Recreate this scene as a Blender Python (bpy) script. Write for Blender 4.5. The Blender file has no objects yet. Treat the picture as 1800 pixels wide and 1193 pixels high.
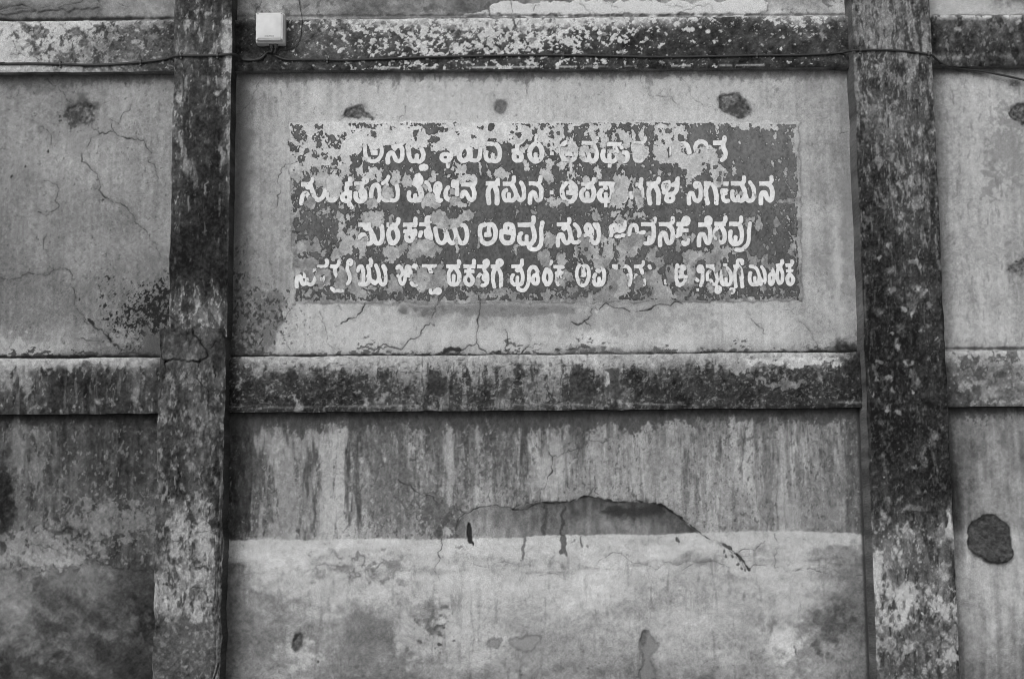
import bpy, bmesh, math, random
import numpy as np

# ----------------------------------------------------------------- camera, sky, sun, exposure
sc = bpy.context.scene
COL = sc.collection
FPX, PW, PH = 2500.0, 1800.0, 1193.0          # focal length and frame of the photograph in its own pixels
TILT, ROLL, YAW = 0.11845977, 0.00868803, -0.00728898
CAM = np.array([0.0, -4.95, 1.6])


def rot3(tilt, roll, yaw):
    cy, sy = math.cos(yaw), math.sin(yaw)
    ct, st = math.cos(tilt), math.sin(tilt)
    cr, sr = math.cos(roll), math.sin(roll)
    rz = np.array([[cy, -sy, 0], [sy, cy, 0], [0, 0, 1]])
    rx = np.array([[1, 0, 0], [0, ct, -st], [0, st, ct]])
    ry = np.array([[cr, 0, sr], [0, 1, 0], [-sr, 0, cr]])
    return rz @ rx @ ry


RM = rot3(TILT, ROLL, YAW)
cam_d = bpy.data.cameras.new('camera')
cam_d.sensor_width = 36.0
cam_d.lens = 36.0 * FPX / PW
cam_d.clip_start, cam_d.clip_end = 0.05, 2000.0
cam = bpy.data.objects.new('camera', cam_d)
COL.objects.link(cam)
import mathutils
cam.matrix_world = mathutils.Matrix((
    (RM[0, 0], RM[0, 2], -RM[0, 1], CAM[0]),
    (RM[1, 0], RM[1, 2], -RM[1, 1], CAM[1]),
    (RM[2, 0], RM[2, 2], -RM[2, 1], CAM[2]),
    (0, 0, 0, 1)))
sc.camera = cam

SUN_EL, SUN_AZ = math.radians(34), math.radians(-24)   # soft light from above, a little from the left, behind the camera
world = bpy.data.worlds.new('World')
sc.world = world
world.use_nodes = True
wn, wl = world.node_tree.nodes, world.node_tree.links
wn.clear()
sky = wn.new('ShaderNodeTexSky')
sky.sky_type = 'NISHITA'
sky.sun_disc = False
sky.sun_elevation = SUN_EL
sky.sun_rotation = math.radians(180) - SUN_AZ
sky.dust_density = 4.0
bw = wn.new('ShaderNodeRGBToBW')                       # a colourless overcast sky: the photograph is black and white
bg = wn.new('ShaderNodeBackground')
bg.inputs['Strength'].default_value = 0.112
wo = wn.new('ShaderNodeOutputWorld')
wl.new(sky.outputs[0], bw.inputs[0])
wl.new(bw.outputs[0], bg.inputs['Color'])
wl.new(bg.outputs[0], wo.inputs['Surface'])

sun_d = bpy.data.lights.new('sun', 'SUN')
sun_d.energy = 0.85
sun_d.angle = math.radians(25)
sun = bpy.data.objects.new('sun', sun_d)
COL.objects.link(sun)
sd = mathutils.Vector((math.sin(SUN_AZ) * math.cos(SUN_EL), -math.cos(SUN_AZ) * math.cos(SUN_EL), math.sin(SUN_EL)))
sun.rotation_euler = sd.to_track_quat('Z', 'Y').to_euler()
sun.location = sd * 20

sc.view_settings.view_transform = 'Standard'
sc.view_settings.look = 'None'
sc.view_settings.exposure = 0.0
sc.view_settings.gamma = 1.0
sc.cycles.filter_width = 1.0

# ----------------------------------------------------------------- helpers
S = 0.002                # one wall unit = 2 mm, about one pixel of the photograph


def unproj(pts, y):
    p = np.asarray(pts, float)
    d = np.stack([(p[..., 0] - PW / 2) / FPX, np.ones(p.shape[:-1]), -(p[..., 1] - PH / 2) / FPX], -1) @ RM.T
    t = (y - CAM[1]) / d[..., 1]
    return CAM + d * t[..., None]


def lin(v):
    v = np.clip(np.asarray(v, float) / 255.0, 0.0, 1.0)
    return np.where(v <= 0.04045, v / 12.92, ((v + 0.055) / 1.055) ** 2.4)


KREF = 0.80               # how bright a white surface of albedo 1 stands in this light


def albedo(tone):
    tone = np.interp(tone, [0, 80, 115, 150, 162, 190, 215, 255], [0, 79, 121, 164, 174, 196, 214, 250])
    return np.clip(lin(tone) / KREF, 0.012, 0.9)


def sstep(a, b, x):
    t = np.clip((x - a) / (b - a), 0, 1)
    return t * t * (3 - 2 * t)


def axis_weights(c):
    i = np.floor(c).astype(int)
    f = c - i
    w = np.stack([-.5 * f + f * f - .5 * f ** 3, 1 - 2.5 * f * f + 1.5 * f ** 3, .5 * f + 2 * f * f - 1.5 * f ** 3, -.5 * f * f + .5 * f ** 3])
    return i, w


def vnoise(U, V, su, sv, seed):
    """one octave of smooth lattice noise over the grid U x V, values about -1..1"""
    rng = np.random.default_rng(seed)
    ou, ov = rng.random(2) * 50
    cu = U / su + ou
    cv = V / sv + ov
    iu, wu = axis_weights(cu - cu.min() + 1.001)
    iv, wv = axis_weights(cv - cv.min() + 1.001)
    L = rng.uniform(-1, 1, (iv.max() + 4, iu.max() + 4))
    A = sum(L[iv + k - 1] * wv[k][:, None] for k in range(4))
    return sum(A[:, iu + k - 1] * wu[k][None, :] for k in range(4))


def fbm(U, V, su, sv=None, octs=4, seed=0, gain=0.55):
    sv = sv or su
    out, a, tot = 0, 1.0, 0.0
    for o in range(octs):
        if min(su, sv) / 2 ** o < 1.0 and o > 0:
            break
        out = out + a * vnoise(U, V, su / 2 ** o, sv / 2 ** o, seed * 131 + o * 17 + 5)
        tot += a * a
        a *= gain
    return out / (0.52 * math.sqrt(tot))          # about unit variance


def uni(n):
    return 1.0 / (1.0 + np.exp(-1.702 * n))


def chaikin(P, closed=True, it=2):
    P = np.asarray(P, float)
    for _ in range(it):
        Q = np.roll(P, -1, 0) if closed else P[1:]
        B = P if closed else P[:-1]
        N = np.empty((2 * len(B), 2))
        N[0::2] = .75 * B + .25 * Q
        N[1::2] = .25 * B + .75 * Q
        P = N if closed else np.vstack([P[:1], N, P[-1:]])
    return P


def seg_dist(gx, gy, a, b):
    d = b - a
    l2 = (d * d).sum() + 1e-12
    t = np.clip(((gx - a[0]) * d[0] + (gy - a[1]) * d[1]) / l2, 0, 1)
    return np.hypot(gx - a[0] - t * d[0], gy - a[1] - t * d[1])


def sd_poly(gx, gy, P):
    """signed distance, positive inside"""
    n = len(P)
    dist = np.full(gx.shape, 1e9)
    ins = np.zeros(gx.shape, bool)
    for i in range(n):
        a, b = P[i], P[(i + 1) % n]
        dist = np.minimum(dist, seg_dist(gx, gy, a, b))
        if a[1] != b[1]:
            c = ((a[1] > gy) != (b[1] > gy)) & (gx < (b[0] - a[0]) * (gy - a[1]) / (b[1] - a[1]) + a[0])
            ins ^= c
    return np.where(ins, dist, -dist)


def sd_line(gx, gy, P):
    d = np.full(gx.shape, 1e9)
    for i in range(len(P) - 1):
        d = np.minimum(d, seg_dist(gx, gy, P[i], P[i + 1]))
    return d


def jitter_line(P, rng, amp=0.14, it=3):
    P = np.asarray(P, float)
    for _ in range(it):
        out = [P[0]]
        for a, b in zip(P[:-1], P[1:]):
            d = b - a
            m = (a + b) / 2 + np.array([-d[1], d[0]]) * rng.normal(0, amp)
            out += [m, b]
        P = np.array(out)
    return P


def nums(s):
    v = [float(x) for x in s.replace(';', ' ').replace(',', ' ').split()]
    return np.array(v).reshape(-1, 2)


def prop(o, **k):
    for a, b in k.items():
        if b is not None:
            o[a] = b
    return o


def link(o, parent=None):
    COL.objects.link(o)
    if parent is not None:
        o.parent = parent
    return o


def raw_mesh(name, co, loops, starts, tone=None, mat=None, parent=None, smooth=True):
    me = bpy.data.meshes.new(name)
    me.vertices.add(len(co))
    me.vertices.foreach_set('co', np.asarray(co, np.float32).ravel())
    me.loops.add(len(loops))
    me.loops.foreach_set('vertex_index', np.asarray(loops, np.int32))
    me.polygons.add(len(starts))
    me.polygons.foreach_set('loop_start', np.asarray(starts, np.int32))
    me.update(calc_edges=True)
    if smooth:
        me.polygons.foreach_set('use_smooth', np.ones(len(starts), bool))
    if tone is not None:
        at = me.attributes.new('stain', 'FLOAT', 'POINT')
        at.data.foreach_set('value', np.asarray(tone, np.float32))
    if mat:
        me.materials.append(mat)
    me.validate()
    return link(bpy.data.objects.new(name, me), parent)


def bm_obj(name, bm, mat, parent=None, smooth=False):
    me = bpy.data.meshes.new(name)
    bm.normal_update()
    bm.to_mesh(me)
    bm.free()
    me.materials.append(mat)
    if smooth:
        me.polygons.foreach_set('use_smooth', np.ones(len(me.polygons), bool))
    return link(bpy.data.objects.new(name, me), parent)


# ----------------------------------------------------------------- materials
def stained(name, rough=0.9, grain=0.135, pits=0.2, bump=0.4, fine=300.0):
    """weathered coating: the stain and side-shade map of the wall times procedural grain, blotches and pits, with bump"""
    m = bpy.data.materials.new(name)
    m.use_nodes = True
    n, l = m.node_tree.nodes, m.node_tree.links
    bs = n['Principled BSDF']
    bs.inputs['Roughness'].default_value = rough
    bs.inputs['Specular IOR Level'].default_value = 0.06
    at = n.new('ShaderNodeAttribute'); at.attribute_name = 'stain'
    tc = n.new('ShaderNodeTexCoord')
    n1 = n.new('ShaderNodeTexNoise'); n1.inputs['Scale'].default_value = fine; n1.inputs['Detail'].default_value = 3.0
    n2 = n.new('ShaderNodeTexNoise'); n2.inputs['Scale'].default_value = 45.0; n2.inputs['Detail'].default_value = 6.0; n2.inputs['Roughness'].default_value = 0.65
    vo = n.new('ShaderNodeTexVoronoi'); vo.inputs['Scale'].default_value = 160.0
    for t in (n1, n2, vo):
        l.new(tc.outputs['Object'], t.inputs['Vector'])
    r1 = n.new('ShaderNodeMapRange'); r1.inputs['From Min'].default_value = 0.3; r1.inputs['From Max'].default_value = 0.7
    r1.inputs['To Min'].default_value = 1 - 1.6 * grain; r1.inputs['To Max'].default_value = 1 + 1.6 * grain
    r2 = n.new('ShaderNodeMapRange'); r2.inputs['From Min'].default_value = 0.3; r2.inputs['From Max'].default_value = 0.7
    r2.inputs['To Min'].default_value = 1 - .5 * grain; r2.inputs['To Max'].default_value = 1 + .5 * grain
    r3 = n.new('ShaderNodeMapRange'); r3.inputs['From Min'].default_value = 0.06; r3.inputs['From Max'].default_value = 0.2
    r3.inputs['To Min'].default_value = 1 - pits; r3.inputs['To Max'].default_value = 1.0
    l.new(n1.outputs[0], r1.inputs[0]); l.new(n2.outputs[0], r2.inputs[0]); l.new(vo.outputs['Distance'], r3.inputs[0])
    a = n.new('ShaderNodeMath'); a.operation = 'MULTIPLY'
    b = n.new('ShaderNodeMath'); b.operation = 'MULTIPLY'
    c = n.new('ShaderNodeMath'); c.operation = 'MULTIPLY'
    l.new(r1.outputs[0], a.inputs[0]); l.new(r2.outputs[0], a.inputs[1])
    l.new(a.outputs[0], b.inputs[0]); l.new(r3.outputs[0], b.inputs[1])
    l.new(b.outputs[0], c.inputs[0]); l.new(at.outputs['Fac'], c.inputs[1])
    cc = n.new('ShaderNodeCombineColor')
    for k in range(3):
        l.new(c.outputs[0], cc.inputs[k])
    l.new(cc.outputs[0], bs.inputs['Base Color'])
    bp = n.new('ShaderNodeBump'); bp.inputs['Strength'].default_value = bump; bp.inputs['Distance'].default_value = 0.004
    ad = n.new('ShaderNodeMath'); ad.operation = 'ADD'
    l.new(n1.outputs[0], ad.inputs[0]); l.new(n2.outputs[0], ad.inputs[1])
    l.new(ad.outputs[0], bp.inputs['Height'])
    l.new(bp.outputs[0], bs.inputs['Normal'])
    return m


def plain(name, g, rough=0.6, vary=0.12, scale=60.0, spec=0.4):
    m = bpy.data.materials.new(name)
    m.use_nodes = True
    n, l = m.node_tree.nodes, m.node_tree.links
    bs = n['Principled BSDF']
    bs.inputs['Roughness'].default_value = rough
    bs.inputs['Specular IOR Level'].default_value = spec
    tc = n.new('ShaderNodeTexCoord')
    nz = n.new('ShaderNodeTexNoise'); nz.inputs['Scale'].default_value = scale; nz.inputs['Detail'].default_value = 6.0
    l.new(tc.outputs['Object'], nz.inputs['Vector'])
    r = n.new('ShaderNodeMapRange'); r.inputs['From Min'].default_value = 0.3; r.inputs['From Max'].default_value = 0.7
    r.inputs['To Min'].default_value = g * (1 - vary); r.inputs['To Max'].default_value = min(0.9, g * (1 + vary))
    l.new(nz.outputs[0], r.inputs[0])
    cc = n.new('ShaderNodeCombineColor')
    for k in range(3):
        l.new(r.outputs[0], cc.inputs[k])
    l.new(cc.outputs[0], bs.inputs['Base Color'])
    bp = n.new('ShaderNodeBump'); bp.inputs['Strength'].default_value = 0.15; bp.inputs['Distance'].default_value = 0.002
    l.new(nz.outputs[0], bp.inputs['Height'])
    l.new(bp.outputs[0], bs.inputs['Normal'])
    return m


M_PLASTER = stained('weathered_plaster')
M_CONCRETE = stained('mouldy_concrete', rough=0.95, grain=0.15, pits=0.3, bump=0.5)
M_PAINT = stained('dark_sign_paint', rough=0.7, grain=0.09, pits=0.15, bump=0.15)
M_LETTER = stained('white_sign_paint', rough=0.7, grain=0.03, pits=0.08, bump=0.1)


# ----------------------------------------------------------------- a stretch of wall face with its own stains and relief
FINE = 1.25 * S
VIS = (-1.95, 2.05, 0.92, 3.52)            # the stretch of wall built at full detail


def axis(a, b, lo, hi):
    lo_, hi_ = max(a, lo), min(b, hi)
    if hi_ <= lo_:
        return np.linspace(a, b, max(3, int((b - a) / 0.02)))
    mid = np.linspace(lo_, hi_, max(3, int((hi_ - lo_) / FINE) + 1))
    parts = []
    if a < lo_ - 1e-6:
        parts.append(np.linspace(a, lo_, max(2, int((lo_ - a) / 0.02)))[:-1])
    parts.append(mid)
    if b > hi_ + 1e-6:
        parts.append(np.linspace(hi_, b, max(2, int((b - hi_) / 0.02)))[1:])
    return np.concatenate(parts)


class Face:
    def __init__(self, x0, x1, z0, z1, y, seed):
        self.x = axis(x0, x1, VIS[0], VIS[1])
        self.z = axis(z0, z1, VIS[2], VIS[3])[::-1]        # from the top down
        self.y, self.seed = y, seed
        self.U, self.V = self.x / S, -self.z / S
        self.GU, self.GV = np.meshgrid(self.U, self.V)
        self.T = np.full(self.GU.shape, 120.0)
        self.D = np.zeros(self.GU.shape)                   # relief, millimetres outwards
        self.rng = np.random.default_rng(seed)
        self.k = 0
        self.wob = self.n(14, octs=4), self.n(14, octs=4)

    def n(self, su, sv=None, octs=4, gain=0.55):
        self.k += 1
        return fbm(self.U, self.V, su, sv, octs, self.seed * 1000 + self.k, gain)

    def conv(self, pts):
        w = unproj(np.asarray(pts, float), self.y)
        return np.stack([w[..., 0] / S, -w[..., 2] / S], -1)

    def win(self, P, pad):
        u0, v0 = P.min(0) - pad
        u1, v1 = P.max(0) + pad
        c0, c1 = np.searchsorted(self.U, [u0, u1])
        r0, r1 = np.searchsorted(self.V, [v0, v1])
        return slice(r0, r1), slice(c0, c1)

    def warp(self, sl, w):
        return self.GU[sl] + self.wob[0][sl] * w, self.GV[sl] + self.wob[1][sl] * w

    def tmap(self, xs, ys, rows):
        rows = np.asarray(rows, float)
        xm, ym = np.mean(xs), np.mean(ys)
        cu = self.conv([(x, ym) for x in xs])[:, 0]
        cv = self.conv([(xm, y) for y in ys])[:, 1]
        A = np.stack([np.interp(self.U, cu, r) for r in rows])
        fi = np.interp(self.V, cv, np.arange(len(ys)))
        i = np.clip(fi.astype(int), 0, len(ys) - 2)
        f = np.clip(fi - i, 0, 1)
        f = (f + f * f * (3 - 2 * f)) / 2
        return A[i] * (1 - f)[:, None] + A[i + 1] * f[:, None]

    def poly(self, pts, tone=None, soft=1.5, warp=2.0, k=1.0, depth=0, smooth=2, conv=True):
        P = self.conv(pts) if conv else np.asarray(pts, float)
        P = chaikin(P, True, smooth)
        sl = self.win(P, soft * 2 + warp * 3 + 4)
        gu, gv = self.warp(sl, warp)
        if gu.size == 0:
            return
        d = sd_poly(gu, gv, P)
        m = sstep(-soft, soft, d)
        if tone is not None:
            self.T[sl] += (tone - self.T[sl]) * m * k
        if depth:
            self.D[sl] += depth * m
        return sl, d, m

    def ell(self, cx, cy, rx, ry, tone, k=1.0, soft=0.6, warp=6.0, flake=0.0, fs=5.0):
        c = self.conv([(cx, cy)])[0]
        P = np.array([[c[0] - rx, c[1] - ry], [c[0] + rx, c[1] + ry]])
        sl = self.win(P, max(rx, ry) * soft + warp * 3)
        gu, gv = self.warp(sl, warp)
        if gu.size == 0:
            return
        r = np.hypot((gu - c[0]) / rx, (gv - c[1]) / ry)
        m = 1 - sstep(1 - soft, 1 + soft, r)
        if flake:
            m = sstep(-0.12, 0.12, m - uni(self.n(fs, octs=3)[sl]) * flake - (1 - flake) * 0.5)
        self.T[sl] += (tone - self.T[sl]) * m * k

    def crack(self, pts, w=1.1, tone=46, k=0.74, depth=-2.5, halo=0.2, amp=0.14):
        P = jitter_line(self.conv(pts), self.rng, amp)
        sl = self.win(P, 14)
        gu, gv = self.warp(sl, 0.6)
        if gu.size == 0:
            return
        d = sd_line(gu, gv, P)
        ww = w * (0.46 + 0.36 * self.wob[1][sl])
        m = (1 - sstep(np.maximum(ww - 0.8, 0), np.maximum(ww + 0.6, 0.35), d)) * np.clip(.75 + .3 * self.wob[0][sl], .15, 1)
        h = np.exp(-(d / 5.0) ** 2) * halo
        self.T[sl] += (tone + 25 - self.T[sl]) * h * 0.6
        self.T[sl] += (tone - self.T[sl]) * m * k
        self.D[sl] += depth * m

    def flakes(self, cov, tone, fs=4.0, sv=None, k=1.0, soft=0.06, octs=4, depth=0, gain=0.6):
        """cov 0..1 (number or array): share of the surface that the patches cover"""
        n = uni(self.n(fs, sv, octs, gain))
        m = sstep(-soft, soft, cov - n) * k
        self.T += (tone - self.T) * m
        if depth:
            self.D += depth * m
        return m

    def streaks(self, amp, su=7, sv=160, octs=4, cov=None):
        n = self.n(su, sv, octs, 0.6)
        self.T += amp * n * (1 if cov is None else cov)

    def vline(self, pts):
        """V minus the height of a line drawn across the face (positive below it)"""
        P = self.conv(pts)
        return self.GV - np.interp(self.U, P[:, 0], P[:, 1])[None, :]

    def edge(self, side):
        return {'t': self.GV - self.V[0], 'b': self.V[-1] - self.GV, 'l': self.GU - self.U[0], 'r': self.U[-1] - self.GU}[side]

    def grain(self, a=4.0):
        self.T += a * self.n(3.2, octs=2) + a * 0.9 * self.n(7, octs=2) + a * 0.7 * self.n(40, octs=3)
        self.D += 0.35 * self.n(9, octs=3) + 0.8 * self.n(90, octs=3)

    def build(self, name, mat, parent, skirts='', back=0.03, stone=60, wear=3.0, wobble=1.2, label=None, tones=None):
        for s in skirts:                                    # worn arrises
            e = self.edge(s)
            self.D -= wear * np.exp(-(e / 2.2) ** 2)
        X = self.GU * S
        Z = -self.GV * S
        if wobble:
            wl_ = wobble * S * self.n(40, octs=5)
            for s, sg in (('l', 1), ('r', 1)):
                if s in skirts:
                    X = X + wl_ * np.exp(-(self.edge(s) / 4.0) ** 2)
            for s in 'tb':
                if s in skirts:
                    Z = Z + 0.6 * wl_ * np.exp(-(self.edge(s) / 4.0) ** 2)
        Y = self.y - self.D * 0.001
        nr, nc = X.shape
        co = np.stack([X, Y, Z], -1).reshape(-1, 3)
        idx = np.arange(nr * nc).reshape(nr, nc)
        quads = [np.stack([idx[1:, :-1], idx[1:, 1:], idx[:-1, 1:], idx[:-1, :-1]], -1).reshape(-1, 4)]
        tone = self.T.ravel()
        rims = {'t': idx[0, ::-1], 'b': idx[-1, :], 'l': idx[:, 0], 'r': idx[::-1, -1]}
        cos, ton, nv = [co], [tone], len(co)
        for s in skirts:
            rim = rims[s]
            st = (tones or {}).get(s, stone)  # return-face tone; pillar sides and beam undersides have shade put into it
            prev = rim
            y0 = co[rim, 1]
            rn = np.random.default_rng(self.seed + ord(s))
            lo = np.interp(np.arange(len(rim)), np.arange(0, len(rim) + 12, 12), rn.normal(0, 1, len(range(0, len(rim) + 12, 12))))
            for j, f in enumerate((0.0, 0.12, 0.3, 0.5, 0.7, 0.88, 1.0)):
                c = co[rim].copy()
                c[:, 1] = y0 + (back - y0) * f
                new = nv + np.arange(len(rim))
                nv += len(rim)
                cos.append(c)
                ton.append(st + lo * 9 + rn.normal(0, 6, len(rim)) + (0.35 if j == 0 else 0.0) * (tone[rim] - st))
                if j:
                    quads.append(np.stack([prev[:-1], new[:-1], new[1:], prev[1:]], -1))
                prev = new
        q = np.vstack(quads)
        o = raw_mesh(name, np.vstack(cos), q.ravel(), np.arange(len(q)) * 4, albedo(np.concatenate(ton)), mat, parent)
        prop(o, label=label)
        return o
# ----------------------------------------------------------------- the wall: panels, beams, pillars
YB, YP, YC = -0.036, -0.100, -0.106        # faces of beams, pillars and the casing at the foot of the left pillar


def XM(pts, y):
    return float(unproj(np.array(pts), y)[:, 0].mean())


def ZM(pts, y):
    return float(unproj(np.array(pts), y)[:, 2].mean())


XL0, XL1 = XM([(309, 20), (298, 400), (296, 550)], YP), XM([(411, 20), (402, 400), (396, 575)], YP)
XC0, XC1 = XM([(276, 620), (276, 800), (273, 1190)], YC), XM([(396, 620), (391, 800), (388, 1190)], YC)
XR0, XR1 = XM([(1496, 10), (1513, 400), (1528, 800)], YP), XM([(1637, 10), (1652, 400), (1672, 800), (1683, 1190)], YP)
ZT1, ZT0 = ZM([(100, 37), (700, 31), (1200, 29), (1750, 30)], YB), ZM([(150, 128.5), (600, 122), (1200, 117), (1750, 118)], YB)
ZM1, ZM0 = ZM([(100, 629), (700, 626.5), (1200, 624), (1750, 613)], YB), ZM([(150, 727), (600, 724), (1200, 721), (1750, 711)], YB)
ZCAP = ZM([(330, 576), (370, 577)], YC)
WL, WR, WT = -4.6, 4.6, 4.7

wall = bpy.data.objects.new('plaster_wall', None)
link(wall)
wall.location = (0, 0, 0)
prop(wall, label='old grey plastered wall with stained concrete pillars and beams behind the painted sign', category='wall', kind='thing')
OV = 0.012


def dirt_under_beam(f, line, h=16, tone=70, k=0.85):
    """damp stain hanging below a beam: an even band with a ragged, dripping lower edge"""
    d = f.vline(line) + h * (.30 * f.n(26, 50, 3) + .22 * f.n(7, 16, 3) + .16 * f.n(3.5, octs=2))
    m = (.72 * sstep(1.45 * h, .95 * h, d) + .28 * np.exp(-np.clip(d, 0, None) / (1.3 * h))) * k
    f.T += (tone + 5 * f.n(5, 8, 3) - f.T) * m


def joint(f, d, w, tone, k=0.95, depth=-5):
    m = np.exp(-(np.clip(np.abs(d) + 1.0 * f.n(12, octs=3), 0, None) / w) ** 2) * k
    f.T += (tone - f.T) * m
    f.D += depth * m


def chip(f, pts, tone, depth=-9, warp=2.5, spread=18):
    r = f.poly(pts, tone, 2.6, warp * .7, 0.93, depth * .55)
    if r:
        sl, d, m = r
        f.T[sl] += .7 * spread * f.n(4, octs=3)[sl] * m + .5 * spread * f.n(12, octs=3)[sl] * m
        f.T[sl] -= 14 * np.exp(-(d / 3.0) ** 2)
        f.T[sl] -= 10 * np.exp(-(np.minimum(d, 0) / 7.0) ** 2) * (1 - m)
        f.D[sl] += 1.2 * f.n(5, octs=3)[sl] * m


Z1 = lambda s: nums(s) / 2.9833
def zz(ox, oy, s):
    return nums(s) / 2.9833 + np.array([ox, oy])


# ---- middle bay, upper panel (carries the sign)
f = Face(XL1 - 0.02, XR0 + 0.02, ZM1 - 0.03, ZT0 + 0.03, 0.0, 1)
PANEL_UP = f
f.T = f.tmap([420, 500, 600, 800, 1000, 1200, 1400, 1480], [125, 155, 210, 400, 520, 560, 600, 625], [
    [118, 136, 146, 150, 148, 146, 138, 116],
    [128, 148, 158, 162, 158, 156, 148, 128],
    [126, 150, 164, 168, 164, 162, 152, 134],
    [112, 146, 150, 152, 152, 148, 140, 128],
    [100, 136, 148, 150, 150, 148, 142, 130],
    [88, 146, 156, 142, 148, 156, 150, 136],
    [86, 150, 162, 163, 161, 158, 150, 132],
    [70, 130, 146, 148, 142, 140, 130, 80]])
f.streaks(4, 8, 170)
f.T += 5 * f.n(60, octs=4)
f.grain(3.5)
dirt_under_beam(f, [(420, 125), (1490, 117)], 15, 106, 0.85)
f.flakes(0.14 * np.exp(-np.clip(f.vline([(420, 125), (1490, 117)]), 0, None) / 40), 96, 10, 26, 0.6)
# sheltered corner left of the sign and mould at its foot
f.ell(428, 200, 16, 110, 104, 0.7, 0.8, 6)
f.ell(425, 330, 12, 150, 100, 0.6, 0.9, 6)
f.poly([(405, 512), (455, 516), (497, 512), (499, 545), (494, 570), (480, 600), (470, 626), (400, 626)], 92, 7, 3.5, .8)
f.poly([(405, 516), (470, 518), (496, 516), (496, 540), (490, 575), (470, 612), (440, 626), (400, 626)], 100, 3, 3, .5)
cov = np.zeros(f.T.shape)
for x, y, rx, ry, c_ in ((435, 545, 50, 40, .45), (485, 555, 18, 34, .5), (428, 600, 40, 26, .5), (420, 500, 24, 60, .22), (455, 560, 60, 60, .2)):
    c0_ = f.conv([(x, y)])[0]
    cov = np.maximum(cov, c_ * np.exp(-((f.GU - c0_[0]) / rx) ** 2 - ((f.GV - c0_[1]) / ry) ** 2))
f.flakes(cov, 58, 4.5, 6, .8, .08)
f.flakes(cov * .55, 134, 4, 5, .6, .08)
f.ell(1484, 610, 26, 14, 38, 0.95, 0.6, 6)
f.ell(1488, 300, 10, 190, 112, 0.6, 0.9, 5)
f.ell(1474, 480, 7, 110, 160, 0.6, 0.7, 3)
# the slightly raised, smoother rectangle that was primed for the sign
SIGN_RECT = [(508, 214), (700, 212.5), (900, 213.5), (1100, 213), (1404, 213), (1408, 400), (1411, 529), (1100, 531), (800, 533), (520, 533), (513, 400)]
r = f.poly(SIGN_RECT, None, 2.0, 1.6, depth=1.6, smooth=0)
RECT_SL, RECT_D, RECT_M = r
tm = f.tmap([505, 600, 740, 900, 1050, 1200, 1300, 1410], [210, 260, 300, 350, 400, 450, 500, 530], [
    [170, 184, 184, 180, 172, 172, 176, 150],
    [160, 182, 184, 180, 172, 170, 168, 146],
    [156, 172, 176, 176, 170, 168, 164, 142],
    [146, 152, 152, 156, 154, 154, 148, 140],
    [136, 148, 150, 150, 146, 146, 142, 136],
    [134, 144, 146, 146, 142, 142, 138, 132],
    [132, 140, 142, 140, 138, 136, 134, 128],
    [130, 134, 138, 134, 132, 134, 136, 130]])
two = sstep(0.42, 0.5, uni(f.n(26, 30, 4)))
tm = tm - 17 * two * sstep(255, 330, f.GV + f.conv([(900, 0)])[0, 1] * 0 - f.conv([(900, 0)])[0, 1]) + 6 * f.n(10, octs=3) + 4 * f.n(3, octs=2)
f.T[RECT_SL] += (tm[RECT_SL] - f.T[RECT_SL]) * RECT_M
f.D[RECT_SL] += (0.7 * two[RECT_SL] - 0.35) * RECT_M
f.T[RECT_SL] -= 30 * np.exp(-(RECT_D / 1.2) ** 2) * (0.35 + 0.5 * sstep(-.3, 1, f.wob[0][RECT_SL]))
# damp strip and lime runs under the sign
f.poly(zz(600, 400, '285,405 700,412 1090,405 1230,410 1230,462 1050,458 900,468 730,470 560,462 300,458'), 92, 3, 2.5, 0.85)
f.poly(zz(600, 400, '0,395 100,398 800,404 1700,392 1790,388 1790,408 800,414 0,408'), 118, 1.2, 1.5, 0.55)
f.ell(960, 556, 260, 26, 126, 0.55, 0.8, 10, flake=0.6, fs=6)
f.ell(1160, 562, 60, 26, 130, 0.5, 0.8, 10)
f.ell(1045, 592, 16, 14, 186, 0.8, 0.7, 5)
f.ell(1190, 600, 26, 14, 178, 0.6, 0.8, 6)
f.ell(860, 585, 90, 18, 170, 0.6, 0.8, 8)
f.ell(690, 575, 70, 24, 168, 0.5, 0.8, 10)
d = f.vline([(410, 627), (600, 626.5), (1000, 625), (1200, 623), (1480, 619)])
f.flakes(0.75 * np.exp(-(d / (11 + 7 * f.n(50, 50, 3))) ** 2), 72, 7, 4, 0.75)
joint(f, d, 3.2, 34)
f.poly(zz(600, 400, '520,655 545,632 610,628 640,640 600,655'), 40, 1.5, 2, 0.9)
f.poly(zz(600, 400, '785,662 810,648 845,652 830,662'), 45, 1.5, 2, 0.9)
f.poly(zz(600, 400, '1130,655 1200,630 1300,622 1380,640 1500,640 1700,640 1700,668 1130,668'), 96, 4, 4, 0.65)
for c in ['0,505 40,480 100,450 125,400', '170,650 220,612 340,610 440,515 488,515 495,440 520,360',
          '715,340 730,400 720,470 708,560 712,605 640,640 530,655', '712,605 735,640 762,655', '1515,440 1350,430 1315,420 1275,490 1210,495',
          '1275,490 1310,515', '860,535 875,600 870,650', '985,560 985,610 950,660', '975,625 1060,610',
          '1130,640 1230,630 1300,625', '1545,440 1700,405 1790,400']:
    f.crack(zz(600, 400, c), 1.35, 36, .86)
for c in ['640,510 680,570 715,640', '340,450 380,500 430,560', '530,430 640,510']:
    f.crack(zz(1200, 400, c), 0.8, 70, 0.8)
for c in ['1675,440 1710,540 1715,610 1780,640', '1535,420 1530,650']:
    f.crack(zz(0, 400, c), 0.8, 80, 0.7)
for c in ['1370,420 1340,480 1300,550 1240,600', '1570,840 1480,880 1455,950 1470,1010 1450,1090', '1655,560 1650,600']:
    f.crack(Z1(c), 0.85, 70, 0.8)
for c in ['1572,370 1578,450 1680,510 1760,555 1800,580', '340,560 330,600 300,640']:
    f.crack(zz(600, 0, c), 0.8, 76, 0.75)
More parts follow.
